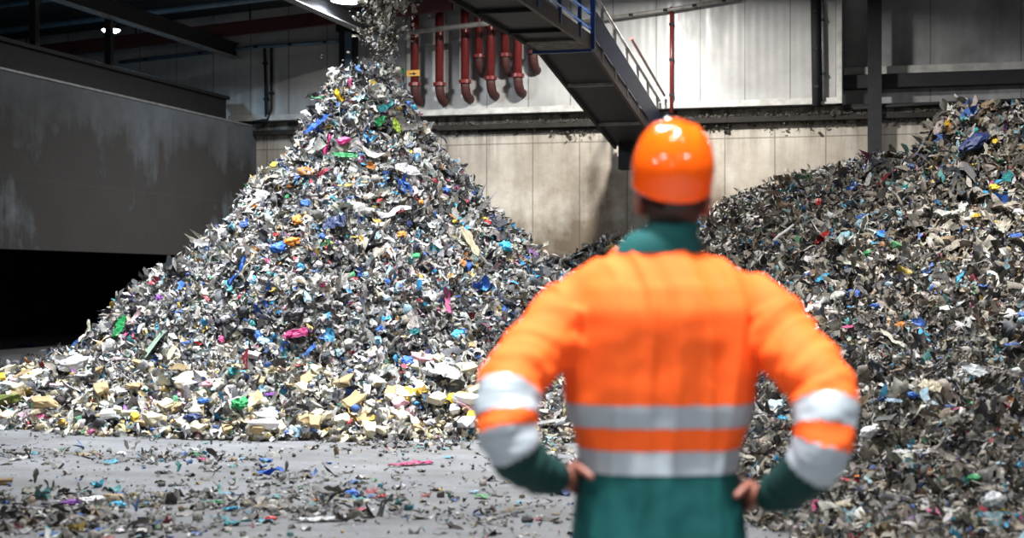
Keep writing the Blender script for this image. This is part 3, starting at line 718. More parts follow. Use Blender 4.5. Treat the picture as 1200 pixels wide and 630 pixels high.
# ------------------------------------------------------------------ single pieces of waste
C = dict(white=(.72,.72,.73), grey=(.42,.42,.43), clear=(.55,.58,.60), cream=(.62,.56,.40), tan=(.42,.31,.16), brown=(.16,.10,.05), blue=(.02,.13,.52), navy=(.015,.035,.14),
         cyan=(.04,.42,.66), teal=(.02,.28,.30), green=(.02,.34,.10), lime=(.38,.52,.05), olive=(.16,.19,.04), yellow=(.78,.55,.04), orange=(.75,.26,.03), red=(.52,.025,.03),
         magenta=(.55,.04,.20), pink=(.66,.36,.42), purple=(.22,.05,.36), black=(.02,.02,.024), mint=(.55,.72,.60), pale_blue=(.45,.62,.75))
def crumple_v(co, k, f, seed):
    q = Vector(co)*f+Vector((seed*3.7, seed*1.3, -seed*2.1))
    n = mnoise.noise_vector(q)+mnoise.noise_vector(q*2.3)*.5
    return Vector(co)+Vector(n)*k
def piece_mesh(kind, L, B, seed):
    """length along x, breadth along y, thickness along z; rests on z = 0"""
    bm = bmesh.new(); rr = random.Random(seed)
    if kind in ('film', 'cloth'):
        nx, ny = 16, 10
        vs = []
        for j in range(ny):
            for i in range(nx):
                u = i/(nx-1)-.5; v = j/(ny-1)-.5
                w = B*(1-.5*abs(2*u)**3*rr.uniform(.6, 1.1))
                c = Vector((u*L*(1-.25*abs(2*v)**2*rr.uniform(.5, 1.2)), v*w, 0))
                k = min(L, B)
                c = crumple_v(c, k*.20, 3.2/k, seed); c.z = abs(c.z)*1.5+k*.03+ .10*k*mnoise.noise(Vector((u*6, v*5, seed)))
                vs.append(bm.verts.new(c))
        fs = [bm.faces.new((vs[j*nx+i], vs[j*nx+i+1], vs[(j+1)*nx+i+1], vs[(j+1)*nx+i])) for j in range(ny-1) for i in range(nx-1)]
        bmesh.ops.solidify(bm, geom=fs, thickness=.004)
    elif kind == 'bag':
        bmesh.ops.create_icosphere(bm, subdivisions=4, radius=.5)
        for v in bm.verts:
            n = v.co.normalized()
            f = 1.1+.42*(mnoise.noise(n*1.9+Vector((seed, 0, 0))))-.50*abs(mnoise.noise(n*2.9+Vector((0, seed, 0))))-.26*abs(mnoise.noise(n*6.5+Vector((0, 0, seed))))
            v.co = Vector((n.x*L*.56*f, n.y*B*.56*f, (n.z*.5*f+.3)*min(L, B)*.75))
    elif kind == 'strip':
        nx = 22; vs = []; a1 = rr.uniform(0, 6); bend = rr.uniform(-.12, .12)
        for i in range(nx):
            u = i/(nx-1)-.5
            tw = .7*math.sin(u*5+a1); w = B*(1-.55*abs(2*u)**4)
            c = Vector((u*L, bend*L*(4*u*u-.5)+.03*L*math.sin(u*9+a1), .5*B+.025*L*math.sin(u*7+a1*2)))
            for s in (-.5, 0, .5):
                vs.append(bm.verts.new(c+Vector((0, math.cos(tw)*s*w, math.sin(tw)*s*w+(.12*w if s == 0 else 0)))))
        fs = [bm.faces.new((vs[i*3+j], vs[i*3+j+1], vs[i*3+j+4], vs[i*3+j+3])) for i in range(nx-1) for j in range(2)]
        bmesh.ops.solidify(bm, geom=fs, thickness=.004)
    elif kind == 'block':
        bmesh.ops.create_cube(bm, size=1)
        for v in bm.verts: v.co += Vector((rr.uniform(-.24, .24), rr.uniform(-.24, .24), rr.uniform(-.2, .2)))
        bmesh.ops.bevel(bm, geom=bm.edges[:], offset=.09, segments=2, affect='EDGES', profile=.5)
        bmesh.ops.subdivide_edges(bm, edges=bm.edges[:], cuts=1, use_grid_fill=True)
        for v in bm.verts:
            v.co += Vector(mnoise.noise_vector(v.co*2.7+Vector((seed, seed*.3, 0))))*.17
            v.co = Vector((v.co.x*L, v.co.y*B, (v.co.z+.42)*min(L, B)*.6))
    elif kind == 'board':
        nx, ny = 12, 5
        vs = []
        for j in range(ny):
            for i in range(nx):
                u = i/(nx-1)-.5; v = j/(ny-1)-.5
                e = .07*mnoise.noise(Vector((u*9, v*3, seed)))
                vs.append(bm.verts.new((u*L*(1+e), v*B*(1-.25*(u+.5)*rr.uniform(.9, 1.1)), .02+.05*L*(.25-u*u)+.12*B*abs(v))))
        fs = [bm.faces.new((vs[j*nx+i], vs[j*nx+i+1], vs[(j+1)*nx+i+1], vs[(j+1)*nx+i])) for j in range(ny-1) for i in range(nx-1)]
        bmesh.ops.solidify(bm, geom=fs, thickness=.018)
    elif kind == 'pole':
        tube(bm, [(-L/2, 0, B), (-L/6, .01*L, B*1.2), (L/6, -.004*L, B), (L/2, .01*L, B*1.1)], [B*.5, B*.5, B*.48, B*.4], 10)
    bmesh.ops.recalc_face_normals(bm, faces=bm.faces)
    me = bpy.data.meshes.new(kind); bm.to_mesh(me); bm.free(); me.shade_smooth() if kind not in ('block',) else None
    return me
def surf_frame(p, ang):
    x, y = np.array([p.x]), np.array([p.y])
    # average the ground over a hand's breadth
    n = Vector((0, 0, 0))
    for dx in (-.08, 0, .08):
        for dy in (-.08, 0, .08): n += Vector(normal(x+dx, y+dy)[0])
    n.normalize()
    d = Vector((math.cos(ang), 0, math.sin(ang))); vdir = Vector((p.x, p.y, p.z-CZ)).normalized()
    den = vdir.dot(n)
    k = 0 if abs(den) < 1e-4 else max(-1.6, min(1.6, -d.dot(n)/den))
    t = d+vdir*k; t = (t-n*t.dot(n)).normalized(); b = n.cross(t)
    return Matrix((t, b, n)).transposed(), n
_seed = [10]
def item(name, kind, px, py, L, B, ang, col, label, cat, rough=.45, amt=.3, lift=.035, group=None):
    """one piece lying where the photo shows it; L, B its length and breadth in photo pixels"""
    _seed[0] += 1
    p = ground_hit(px, py); s = p.y/F
    R, n = surf_frame(p, math.radians(ang))
    me = piece_mesh(kind, L*s, B*s, _seed[0]*1.37)
    me.materials.append(item_mat(C[col] if isinstance(col, str) else col, rough, amt))
    o = bpy.data.objects.new(name, me); COL.objects.link(o)
    if p.z < .02: lift = .006
    else: lift = .05+.09*min(L*s, .8); p = p-Vector((p.x, p.y, 0)).normalized()*.04
    o.matrix_world = Matrix.Translation(p+n*lift) @ R.to_4x4()
    return tag(o, label, cat, group)

I = item
# --- tall heap
I('plastic_sheet','film',147,390,46,17,72,'green','green plastic sheet hanging on the left edge of the tall heap','sheet')
I('plastic_board','board',187,415,44,11,52,'mint','long pale mint board low on the left of the tall heap','board')
I('plastic_strip','film',546,292,56,13,-62,'cream','long cream strip lying on the right flank of the tall heap','strip',amt=.15)
I('plastic_bag','film',376,153,40,13,38,'blue','bright blue torn bag draped below the left shoulder of the peak','bag')
I('plastic_strip','strip',283,328,46,9,62,'blue','blue strip beside a cream one, middle left of the tall heap','strip')
I('plastic_strip','strip',292,320,40,6,55,'cream','cream strip lying against the blue strip, middle left of the tall heap','strip',amt=.1)
I('plastic_scrap','bag',345,293,12,17,60,'orange','crumpled orange scrap in the middle left of the tall heap','scrap')
I('plastic_bag','bag',327,298,18,14,30,'blue','blue crumpled bag just left of the orange scrap','bag')
I('plastic_scrap','strip',402,122,24,8,-60,'yellow','yellow scrap just under the top left of the peak','scrap')
I('plastic_scrap','film',461,153,22,10,-70,'lime','yellow green scrap hanging under the right of the peak','scrap')
I('plastic_scrap','film',441,147,20,12,45,'green','green scrap in the middle of the peak','scrap')
I('plastic_scrap','film',446,134,18,8,20,'teal','teal scrap above the green one on the peak','scrap')
I('cloth_scrap','strip',390,176,30,8,75,'magenta','dark pink ribbon of cloth hanging left below the peak','cloth')
I('cloth_scrap','bag',405,172,14,9,10,'magenta','small pink tuft right of the dark pink ribbon','cloth')
I('plastic_scrap','film',407,190,34,8,-5,'green','green scrap below the pink tuft under the peak','scrap')
I('plastic_bag','film',474,205,34,15,-18,'white','white bag with wrinkles on the upper right of the tall heap','bag',amt=.12)
I('plastic_scrap','bag',470,282,10,7,0,'orange','small orange scrap in the middle of the tall heap','scrap')
I('plastic_bag','bag',590,298,14,12,0,'cyan','light blue crumpled bag on the lower right flank of the tall heap','bag')
I('plastic_bag','film',352,397,36,12,10,'magenta','crumpled magenta film in the lower middle of the tall heap','film')
I('cardboard_piece','board',213,440,24,16,-10,'tan','tan cardboard piece low on the left of the tall heap','cardboard')
I('plastic_bag','bag',279,484,22,17,25,'green','bright green bag at the front foot of the tall heap','bag')
I('net_bag','bag',249,461,20,13,10,'pink','pink net bag left of the green bag at the heap foot','bag')
I('plastic_bag','bag',240,479,13,10,0,'blue','small blue bag left of the bright green bag','bag')
I('plastic_bag','bag',228,498,20,11,0,'navy','dark blue bag with pale spots at the front edge of the skirt','bag')
I('foam_block','block',309,510,32,16,0,'white','largest white foam block at the front edge of the skirt','foam block',rough=.8,amt=.08)
I('foam_block','block',12,479,36,15,8,'olive','olive green slab at the far left end of the skirt','foam block',rough=.8)
I('plastic_bag','bag',12,464,32,18,0,'clear','clear grey bag above the olive slab at far left','bag')
I('plastic_bag','bag',61,469,34,17,0,'black','black bag near the left end of the skirt','bag',rough=.3)
I('foam_block','block',55,484,34,12,0,'tan','flat tan slab in front of the black bag','foam block',rough=.8)
I('foam_block','block',38,449,18,9,0,'yellow','dull yellow foam piece behind the black bag','foam block',rough=.8)
I('plastic_bag','bag',90,437,36,17,12,'white','whitish crumpled bag lying at the left end of the skirt','bag',amt=.25)
I('plastic_bag','bag',100,450,26,12,0,'grey','grey bag in front of the whitish one at the left end','bag')
I('plastic_film','film',521,449,58,22,-24,'white','large whitish film at the lower right of the tall heap','film',amt=.2)
I('foam_block','block',469,481,17,13,20,'pink','pale pink foam block at the right part of the skirt','foam block',rough=.8,amt=.1)
I('foam_block','block',510,480,18,15,30,'cream','cream foam block right of the pale pink one','foam block',rough=.8,amt=.1)
I('foam_block','block',548,480,22,14,-10,'white','white foam block beside the left elbow of the worker','foam block',rough=.8,amt=.1)
I('foam_block','block',546,506,18,16,40,'white','white foam block nearest the floor left of the worker','foam block',rough=.8,amt=.1)
I('plastic_bag','bag',478,433,20,12,-35,'blue','blue bag halfway along the lower right of the tall heap','bag')
I('plastic_scrap','film',482,397,18,9,20,'teal','teal scrap above the blue bag on the lower right','scrap')
I('plastic_bag','bag',535,400,14,14,0,'cyan','light blue bag left of the shoulder of the worker','bag')
I('plastic_bag','bag',637,459,14,12,0,'blue','blue bag seen between the left arm and the back','bag')
I('plank','board',643,507,50,9,8,'grey','grey plank lying behind the left forearm of the worker','plank')
I('plastic_scrap','film',318,470,16,9,0,'purple','purple scrap right of the bright green bag','scrap')
I('plastic_film','film',310,405,16,10,-20,'pale_blue','pale blue film at the lower middle of the tall heap','film')
I('plastic_bag','bag',348,378,22,14,30,'black','black bag in the middle of the tall heap','bag',rough=.3)
I('plastic_bag','film',395,267,30,18,20,'navy','dark navy bundle in the middle of the tall heap','bag')
# --- floor
I('plastic_film','film',30,402,20,12,0,'blue','blue scrap lying alone on the far floor at left','film')
I('plastic_film','strip',318,560,40,14,8,'blue','long blue strip on the floor in front of the tall heap','film')
I('plastic_film','film',311,541,22,14,-20,'blue','short blue scrap behind the long blue strip','film')
I('cloth_scrap','film',481,545,60,16,4,'magenta','magenta rag lying on the floor in front of the skirt','cloth')
I('plastic_film','bag',318,611,12,9,0,'red','small red scrap on the floor in the front','scrap')
I('plastic_film','strip',279,616,36,7,4,'teal','teal strip on the floor in the front','strip')
I('plastic_film','film',253,590,20,14,0,'green','green film on the floor near the front','film')
I('plastic_film','film',272,598,24,18,20,'cyan','bright blue film right of the green film','film')
I('plastic_bag','bag',137,595,17,11,0,'cyan','light blue bag on the floor at front left','bag')
I('plastic_bag','bag',106,589,30,11,5,'white','whitish bag left of the light blue one on the floor','bag')
I('foam_block','block',133,585,20,9,0,'tan','tan foam slab behind the light blue bag on the floor','foam block',rough=.8)
I('foam_block','block',5,568,18,11,0,'brown','brown block at the left edge of the front floor','block',rough=.9)
I('plastic_film','film',192,555,22,12,0,'black','black scrap lying alone on the bare floor','scrap')
I('plastic_film','film',238,540,16,10,-10,'magenta','pink scrap in the row of litter in front of the heap','scrap')
I('plastic_film','film',268,580,14,8,0,'cyan','small light blue scrap on bare floor','scrap')
I('plastic_bag','bag',414,582,20,12,-15,'blue','deep blue bag on the front floor, middle','bag')
I('plastic_film','film',372,587,14,10,20,'orange','orange scrap left of the deep blue bag','scrap')
I('plastic_film','film',446,583,28,10,15,'red','dark red scrap right of the deep blue bag','scrap')
I('plastic_film','film',515,575,10,7,0,'yellow','small yellow scrap on the floor left of the worker','scrap')
I('plastic_film','film',556,578,18,12,10,'pale_blue','pale blue and white film on the floor left of the worker','film')
I('plastic_film','film',378,611,64,20,2,'white','long whitish film lying along the front floor','film',amt=.4)
I('plastic_bag','bag',83,592,22,9,5,'purple','mauve bag in the litter at front left','bag')
I('plastic_film','film',533,585,18,10,-20,'black','dark scrap on the floor in front of the worker','scrap')
# --- right heap
I('pole','pole',925,285,62,3.4,47,'grey','thin grey pole sticking out of the heap right of the helmet','pole')
I('plastic_bag','bag',1142,176,34,15,30,'navy','dark blue bag in the mound at upper right','bag')
I('plastic_scrap','bag',1073,184,13,9,0,'orange','orange yellow scrap left of the mound','scrap')
I('plastic_scrap','strip',1117,147,20,6,70,'yellow','yellow strip at the top left of the mound','strip')
I('plastic_scrap','strip',1102,196,20,6,62,'yellow','yellow strip at the lower left foot of the mound','strip')
I('plastic_scrap','bag',1137,203,13,8,30,'yellow','yellow scrap right of the strip at the mound foot','scrap')
I('plastic_film','film',1181,214,22,12,70,'teal','pale teal film at the right below the mound','film')
I('plastic_scrap','bag',1163,226,11,9,0,'yellow','yellow square scrap below the pale teal film','scrap')
I('plastic_scrap','film',1145,260,22,8,5,'yellow','flat yellow scrap in the middle of the upper right slope','scrap')
I('plastic_bag','film',1003,224,16,12,40,'blue','blue scrap right of the pole on the upper slope','scrap')
I('plastic_scrap','strip',1068,228,26,8,-78,'teal','green and blue tube scrap in the upper slope','scrap')
I('plastic_strip','strip',1127,337,36,6,62,'cyan','turquoise strip standing out of the right slope','strip')
I('plastic_strip','film',1152,343,24,12,50,'blue','blue film right of the turquoise strip','film')
I('plastic_bag','film',997,354,28,16,45,'blue','blue bag right of the shoulder of the worker','bag')
I('plastic_film','film',966,333,24,10,35,'cyan','light blue film above the blue bag near the shoulder','film')
I('plastic_scrap','bag',1025,368,11,10,0,'blue','small blue scrap right of the blue bag','scrap')
I('plastic_film','film',958,371,40,18,-30,'white','whitish film just right of the shoulder','film',amt=.3)
I('plastic_scrap','bag',951,328,12,9,0,'white','white scrap above the whitish film','scrap')
I('plastic_scrap','film',994,393,18,8,10,'magenta','pink scrap right of the orange sleeve','scrap')
I('plastic_strip','strip',1076,402,36,8,42,'cyan','bright blue strip leaning in the middle right slope','strip')
I('plastic_film','film',1147,447,52,20,-38,'clear','translucent grey film on the right slope','film',rough=.25,amt=.2)
I('plastic_sheet','film',1091,463,30,26,15,'cream','crumpled cream sheet left of the translucent film','sheet',amt=.15)
I('plastic_film','film',1050,482,24,10,-8,'pale_blue','pale turquoise film below the cream sheet','film')
I('plastic_scrap','bag',1068,475,9,11,60,'blue','small deep blue scrap right of the pale turquoise film','scrap')
I('plastic_scrap','film',1125,491,15,10,10,'magenta','magenta scrap below the translucent film','scrap')
I('plastic_bag','bag',1026,520,18,24,60,'white','white bag right of the elbow of the worker','bag',amt=.15)
I('plastic_film','film',1073,546,58,22,0,'white','largest white film low on the right slope','film',amt=.15)
I('plastic_scrap','bag',1145,574,15,9,0,'green','sea green scrap at lower right','scrap')
I('plastic_film','film',1181,580,18,10,30,'teal','teal film right of the sea green scrap','film')
I('plastic_bag','bag',1167,604,24,26,50,'clear','pale grey bag in the lower right corner','bag',rough=.3)
I('plastic_film','film',990,603,26,14,-15,'cream','cream film at the bottom right of the worker','film')
I('plastic_bag','bag',911,490,24,22,-30,'pale_blue','white and light blue bag between right arm and back','bag',amt=.1)
I('plastic_bag','film',917,500,16,12,-50,'cyan','blue corner of film below the bag behind the right arm','film')
I('plastic_film','film',908,606,30,9,5,'green','green film under the right hand of the worker','film')
I('plastic_scrap','film',1004,570,14,12,0,'orange','orange scrap below the right elbow','scrap')
I('plastic_strip','strip',996,576,28,5,-10,'red','red strip beside the orange scrap below the elbow','strip')
I('plastic_film','film',1186,380,30,10,25,'white','whitish film at the right edge halfway up','film',amt=.3)
I('plastic_scrap','film',1191,283,10,18,80,'blue','blue scrap at the right edge of the upper slope','scrap')
I('plastic_scrap','film',1185,415,22,12,20,'blue','dark blue film below the whitish one at the right edge','film')
I('plastic_film','film',1024,480,22,10,70,'clear','pale film just right of the reflective sleeve band','film')
I('cloth_scrap','film',965,285,26,9,40,'red','dark red rag right of the grey pole','cloth')

# --- the many alike: largest ones as pieces of their own
VAR = {}
def many(n, weight, pal, zone_of, kinds, s0, s1, seed, cat_of):
    r = np.random.default_rng(seed)
    x, y = spots(weight, n, r); z = sample(HH, x, y)
    names = [p[0] for p in pal]; w = np.array([p[1] for p in pal], float); ci = r.choice(len(pal), n, p=w/w.sum())
    for i in range(n):
        p = Vector((x[i], y[i], z[i])); cn = names[ci[i]]; kd = kinds[int(r.integers(len(kinds)))]; var = int(r.integers(5))
        key = (kd, var, cn, s0)
        if key not in VAR:
            me = piece_mesh(kd, 1, {'film': .62, 'bag': .7, 'strip': .22, 'block': .75}[kd], 40+var*11.3+len(kd))
            me.materials.append(item_mat(C[cn], .8 if kd == 'block' else .45, .45 if kd == 'block' else .3)); VAR[key] = me
        nm = {'film': 'plastic_film', 'bag': 'plastic_scrap', 'strip': 'plastic_strip', 'block': 'foam_chunk'}[kd]
        R, nn = surf_frame(p, float(r.uniform(-PI, PI)))
        o = bpy.data.objects.new(nm, VAR[key]); COL.objects.link(o)
        s = float(r.uniform(s0, s1))*(1.25 if kd == 'strip' else 1)
        o.matrix_world = Matrix.Translation(p+nn*.04) @ R.to_4x4() @ Matrix.Diagonal((s, s, s, 1))
        zn = zone_of(p); kn = {'film': 'film', 'bag': 'crumpled scrap', 'strip': 'strip', 'block': 'foam chunk'}[kd]
        lab = 'small %s %s among like pieces %s' % (cn.replace('_', ' '), kn, zn)
        tag(o, lab, cat_of[kd], '%s %s pieces %s' % (cn.replace('_', ' '), kn, zn))
CAT = {'film': 'film', 'bag': 'scrap', 'strip': 'strip', 'block': 'foam chunk'}
def zone1(p):
    px = 600+F*p.x/p.y
    if p.z > 2.7: return 'on the peak of the tall heap'
    if p.z < .6: return 'in the skirt of the tall heap'
    return 'on the left side of the tall heap' if px < 330 else ('on the right side of the tall heap' if px > 480 else 'on the middle of the tall heap')
def zone2(p):
    py = HZ-F*(p.z-CZ)/p.y
    return 'on the top of the right heap' if py < 240 else ('on the upper slope of the right heap' if py < 350 else ('on the middle slope of the right heap' if py < 470 else 'on the lowest slope of the right heap'))
front = (PXg > -10) & (PXg < 1210) & (PYg < 640) & (facing > .05)
many(230, is1*front*AREA*np.clip((.85-HH)/.5, 0, 1)*(HH > .03), [('cream', 12), ('white', 3.5), ('tan', 3.5), ('grey', 2), ('yellow', 1.2), ('pink', 1)], zone1, ['block'], .09, .19, 71, CAT)
many(260, is1*front*AREA*(HH > .4), [('blue', 5), ('cyan', 4), ('white', 8), ('green', 2), ('red', 1.6), ('magenta', 2), ('yellow', 2), ('orange', 1.2), ('navy', 5), ('purple', 1), ('teal', 2), ('pale_blue', 3)], zone1, ['film', 'film', 'bag', 'strip'], .06, .14, 72, CAT)
many(280, is2*front*AREA*np.clip(14/YY, .5, 1.4), [('blue', 5), ('cyan', 3), ('white', 7), ('cream', 4), ('green', 1.6), ('red', 1.4), ('magenta', 1.2), ('yellow', 1.6), ('orange', .8), ('navy', 5), ('teal', 2), ('pale_blue', 2.5), ('clear', 5)], zone2, ['film', 'film', 'bag', 'strip'], .06, .17, 73, CAT)
# scraps in mid air beside the stream
def flying(px, py, Y, L, B, col, kind, label):
    _seed[0] += 1; p = P(px, py, Y); s = Y/F
    me = piece_mesh(kind, L*s, B*s, _seed[0]*1.37); me.materials.append(item_mat(C[col]))
    o = bpy.data.objects.new('flying_scrap', me); COL.objects.link(o); o.location = p; o.rotation_euler = (1.2, .3*_seed[0], .8)
    tag(o, label, 'scrap')
flying(472, 83, 18.7, 8, 4, 'green', 'film', 'green scrap in mid air right of the falling stream')
flying(541, 197, 19.2, 8, 6, 'white', 'bag', 'white scrap in mid air against the wall right of the peak')
flying(431, 47, 18.7, 5, 9, 'white', 'film', 'white scrap in mid air at the left edge of the stream')
flying(444, 77, 18.6, 6, 5, 'pale_blue', 'bag', 'pale scrap in mid air just above the peak')
# ------------------------------------------------------------------ the worker
M['skin'] = mat('skin', (.21, .075, .052), .5); t = NT(M['skin']); t.b.inputs['Subsurface Weight'].default_value = .08
t.bump(t.noise(t.coord(), 120, 3), .1, .002)
M['hair'] = mat('hair', (.018, .012, .010), .55); t = NT(M['hair']); t.bump(t.noise(t.coord((1, 1, .12)), 260, 3), .8, .004)
def fabric(name, col, rough=.75):
    m = mat(name, col, rough); t = NT(m); v = t.coord()
    t.l(t.mix(t.math('MULTIPLY', t.ramp(t.noise(v, 7, 5, .6), [(.45, (0, 0, 0)), (.75, (1, 1, 1))]), .25), col, tuple(c*.6 for c in col)), t.b.inputs['Base Color'])
    t.bump(t.noise(v, 160, 3), .25, .002); t.b.inputs['Specular IOR Level'].default_value = .25
    M[name] = m
fabric('hi_vis_orange', (.95, .125, .016)); fabric('green_cloth', (.002, .066, .068)); fabric('green_dark', (.002, .028, .027))  # green_dark: jacket green with shade put in, shared by the trousers
M['reflective'] = mat('reflective', (.33, .385, .44), .42, .15); t = NT(M['reflective']); t.bump(t.noise(t.coord(), 60, 4), .2, .003)
M['helmet'] = mat('helmet', (.90, .115, .006), .07); M['helmet'].node_tree.nodes['Principled BSDF'].inputs['Coat Weight'].default_value = .45
M['helmet'].node_tree.nodes['Principled BSDF'].inputs['Coat Roughness'].default_value = .05
M['boot'] = mat('boot', (.02, .018, .016), .5)
M['eye'] = mat('eye', (.7, .68, .64), .2)
PY0 = 4.05
ROOT = Vector((.389, PY0, 0))
man = empty('person', ROOT)
tag(man, 'worker in orange and green reflective jacket and orange helmet, seen from behind, hands on hips', 'person')
def mpart(name, bm, m, parent=man, smooth=True):
    """geometry is made in world metres around ROOT"""
    off = ROOT.copy(); q = parent
    bmesh.ops.translate(bm, verts=bm.verts, vec=-off)
    bmesh.ops.recalc_face_normals(bm, faces=bm.faces)
    return bm_obj(name, bm, m, parent, smooth)
def loft(bm, rings, seg=40, cap=True):
    """rings: (z, cx, cy, half width, half depth front, half depth back, power)"""
    R = []
    for (z, cx, cy, hw, hf, hb, pw) in rings:
        ring = []
        for k in range(seg):
            a = 2*PI*k/seg; c, s = math.cos(a), math.sin(a)
            ex = 2/pw
            x = math.copysign(abs(c)**ex, c)*hw; y = math.copysign(abs(s)**ex, s)*(hf if s > 0 else hb)
            ring.append(bm.verts.new((cx+x, cy+y, z)))
        R.append(ring)
    for a, b in zip(R, R[1:]):
        for k in range(seg): bm.faces.new((a[k], a[(k+1) % seg], b[(k+1) % seg], b[k]))
    if cap: bm.faces.new(R[0][::-1]); bm.faces.new(R[-1])
    return R
def blob(bm, c, r, rot=None, sub=3):
    res = bmesh.ops.create_icosphere(bm, subdivisions=sub, radius=1)
    mtx = Matrix.Translation(Vector(c)) @ (rot or Matrix.Identity(4)) @ Matrix.Diagonal((*r, 1))
    bmesh.ops.transform(bm, matrix=mtx, verts=res['verts'])
def limb(bm, pts, rs, seg=16):
    """tapered tube with round ends through smooth points"""
    pts = [Vector(p) for p in pts]
    P2, R2 = [], []
    n = len(pts)
    for i in range(n-1):
        p0, p1, p2, p3 = pts[max(i-1, 0)], pts[i], pts[i+1], pts[min(i+2, n-1)]
        for k in range(6):
            tt = k/6
            P2.append(.5*((2*p1)+(-p0+p2)*tt+(2*p0-5*p1+4*p2-p3)*tt**2+(-p0+3*p1-3*p2+p3)*tt**3)); R2.append(rs[i]*(1-tt)+rs[i+1]*tt)
    P2.append(pts[-1]); R2.append(rs[-1])
    tube(bm, P2, R2, seg)
    blob(bm, pts[0], (rs[0],)*3, sub=2); blob(bm, pts[-1], (rs[-1],)*3, sub=2)
    return P2, R2
def remeshed(bm, voxel, smooth=4):
    me = bpy.data.meshes.new('tmp'); bm.to_mesh(me); bm.free()
    o = bpy.data.objects.new('tmp', me); COL.objects.link(o)
    rm = o.modifiers.new('r', 'REMESH'); rm.mode = 'VOXEL'; rm.voxel_size = voxel
    if smooth:
        s = o.modifiers.new('s', 'SMOOTH'); s.factor = .5; s.iterations = smooth
    dg = bpy.context.evaluated_depsgraph_get(); out = bpy.data.meshes.new_from_object(o.evaluated_get(dg))
    bpy.data.objects.remove(o); bpy.data.meshes.remove(me)
    return out

def q(px, py, Y): return P(px, py, Y)
ARM_L = [(700,342,4.05),(668,364,4.05),(632,408,3.98),(599,450,3.89),(593,492,3.83),(603,528,3.82),(628,552,3.88),(651,559,3.945)]
RAD_L = [.082,.090,.088,.084,.078,.070,.058,.046]
ARM_R = [(848,342,4.05),(892,364,4.05),(926,410,3.98),(961,452,3.89),(967,495,3.83),(957,536,3.82),(927,567,3.88),(904,580,3.945)]
RAD_R = [.082,.091,.090,.087,.080,.073,.061,.048]
aL = [q(*p) for p in ARM_L]; aR = [q(*p) for p in ARM_R]
CX = .389
TORSO = [  # z, cx, cy, half width, front, back, power
    (.72, CX, 4.05, .238, .165, .165, 2.4), (.80, CX, 4.05, .232, .16, .158, 2.4), (.90, CX, 4.05, .221, .155, .15, 2.4), (.955, CX, 4.05, .215, .15, .145, 2.4),
    (1.01, CX, 4.05, .222, .15, .143, 2.4), (1.08, CX, 4.05, .240, .15, .148, 2.5), (1.14, CX, 4.05, .252, .152, .152, 2.5), (1.22, CX, 4.05, .256, .155, .158, 2.5),
    (1.30, CX, 4.045, .252, .155, .162, 2.5), (1.38, CX, 4.04, .246, .145, .16, 2.5), (1.44, CX, 4.04, .225, .125, .145, 2.3), (1.485, CX, 4.045, .19, .105, .12, 2.2), (1.52, CX, 4.05, .145, .09, .10, 2.0), (1.55, CX, 4.05, .10, .08, .085, 2.0)]
bm = bmesh.new(); loft(bm, TORSO, 48)
cL, rL = limb(bm, aL, RAD_L); cR, rR = limb(bm, aR, RAD_R)
# shoulder caps carry the slope of the yoke
for sx in (-1, 1):
    limb(bm, [(CX+sx*.07, 4.045, 1.46), (CX+sx*.15, 4.045, 1.43), (CX+sx*.225, 4.045, 1.385)], [.085, .085, .082])
jm = remeshed(bm, .0085, 7)
nv = len(jm.vertices); co = np.empty(nv*3, np.float32); jm.vertices.foreach_get('co', co); co = co.reshape(-1, 3).astype(float)
no = np.empty(nv*3, np.float32); jm.vertices.foreach_get('normal', no); no = no.reshape(-1, 3).astype(float)
def arm_param(c, pts, rs):
    pts = np.array([p[:] for p in pts]); rs = np.array(rs); best = np.full(len(c), 9.); s_at = np.zeros(len(c)); cum = 0.
    for i in range(len(pts)-1):
        a, b = pts[i], pts[i+1]; d = b-a; L = np.linalg.norm(d); tt = np.clip(((c-a)@d)/L**2, 0, 1)
        dist = np.linalg.norm(c-(a+tt[:, None]*d), axis=1)-(rs[i]*(1-tt)+rs[i+1]*tt)
        m = dist < best; best[m] = dist[m]; s_at[m] = cum+tt[m]*L; cum += L
    return best, s_at, cum
def s_of_py(pts, py):
    cum = 0.
    for a, b in zip(pts, pts[1:]):
        za = HZ-F*(a.z-CZ)/a.y; zb = HZ-F*(b.z-CZ)/b.y
        if za <= py <= zb: return cum+(py-za)/(zb-za)*(b-a).length
        cum += (b-a).length
    return cum
# folds of the cloth
def fold(c, wl, seed): return snoise(c[:, 0]+c[:, 1]*.5, c[:, 2]*.10, wl, seed, 2)
dL, sL, LL = arm_param(co, cL, rL); dR, sR, LR = arm_param(co, cR, rR)
s0L = s_of_py(cL, 425); s0R = s_of_py(cR, 425)
isarm = ((dL < .03) & (sL > s_of_py(cL, 372))) | ((dR < .03) & (sR > s_of_py(cR, 372)))
win = np.clip((co[:, 2]-1.02)/.1, 0, 1)*np.clip((1.46-co[:, 2])/.1, 0, 1)
dsp = np.where(isarm, 0, -.023*np.abs(fold(co, .21, 5))**.8+.010*win)
ss = np.where(dL < dR, sL, sR)
dsp += np.where(isarm, .0075*snoise(ss*1.0+co[:, 0]*.35, co[:, 2]*.5-co[:, 1]*.5, .085, 8, 2), 0)
dsp += .002*snoise(co[:, 0], co[:, 2], .16, 9, 2)
low = np.clip((.96-co[:, 2])/.1, 0, 1)*(~isarm)
dsp += low*.008*fold(co, .12, 15)
co2 = co+no*dsp[:, None]
jm.vertices.foreach_set('co', co2.astype(np.float32).ravel()); jm.update()
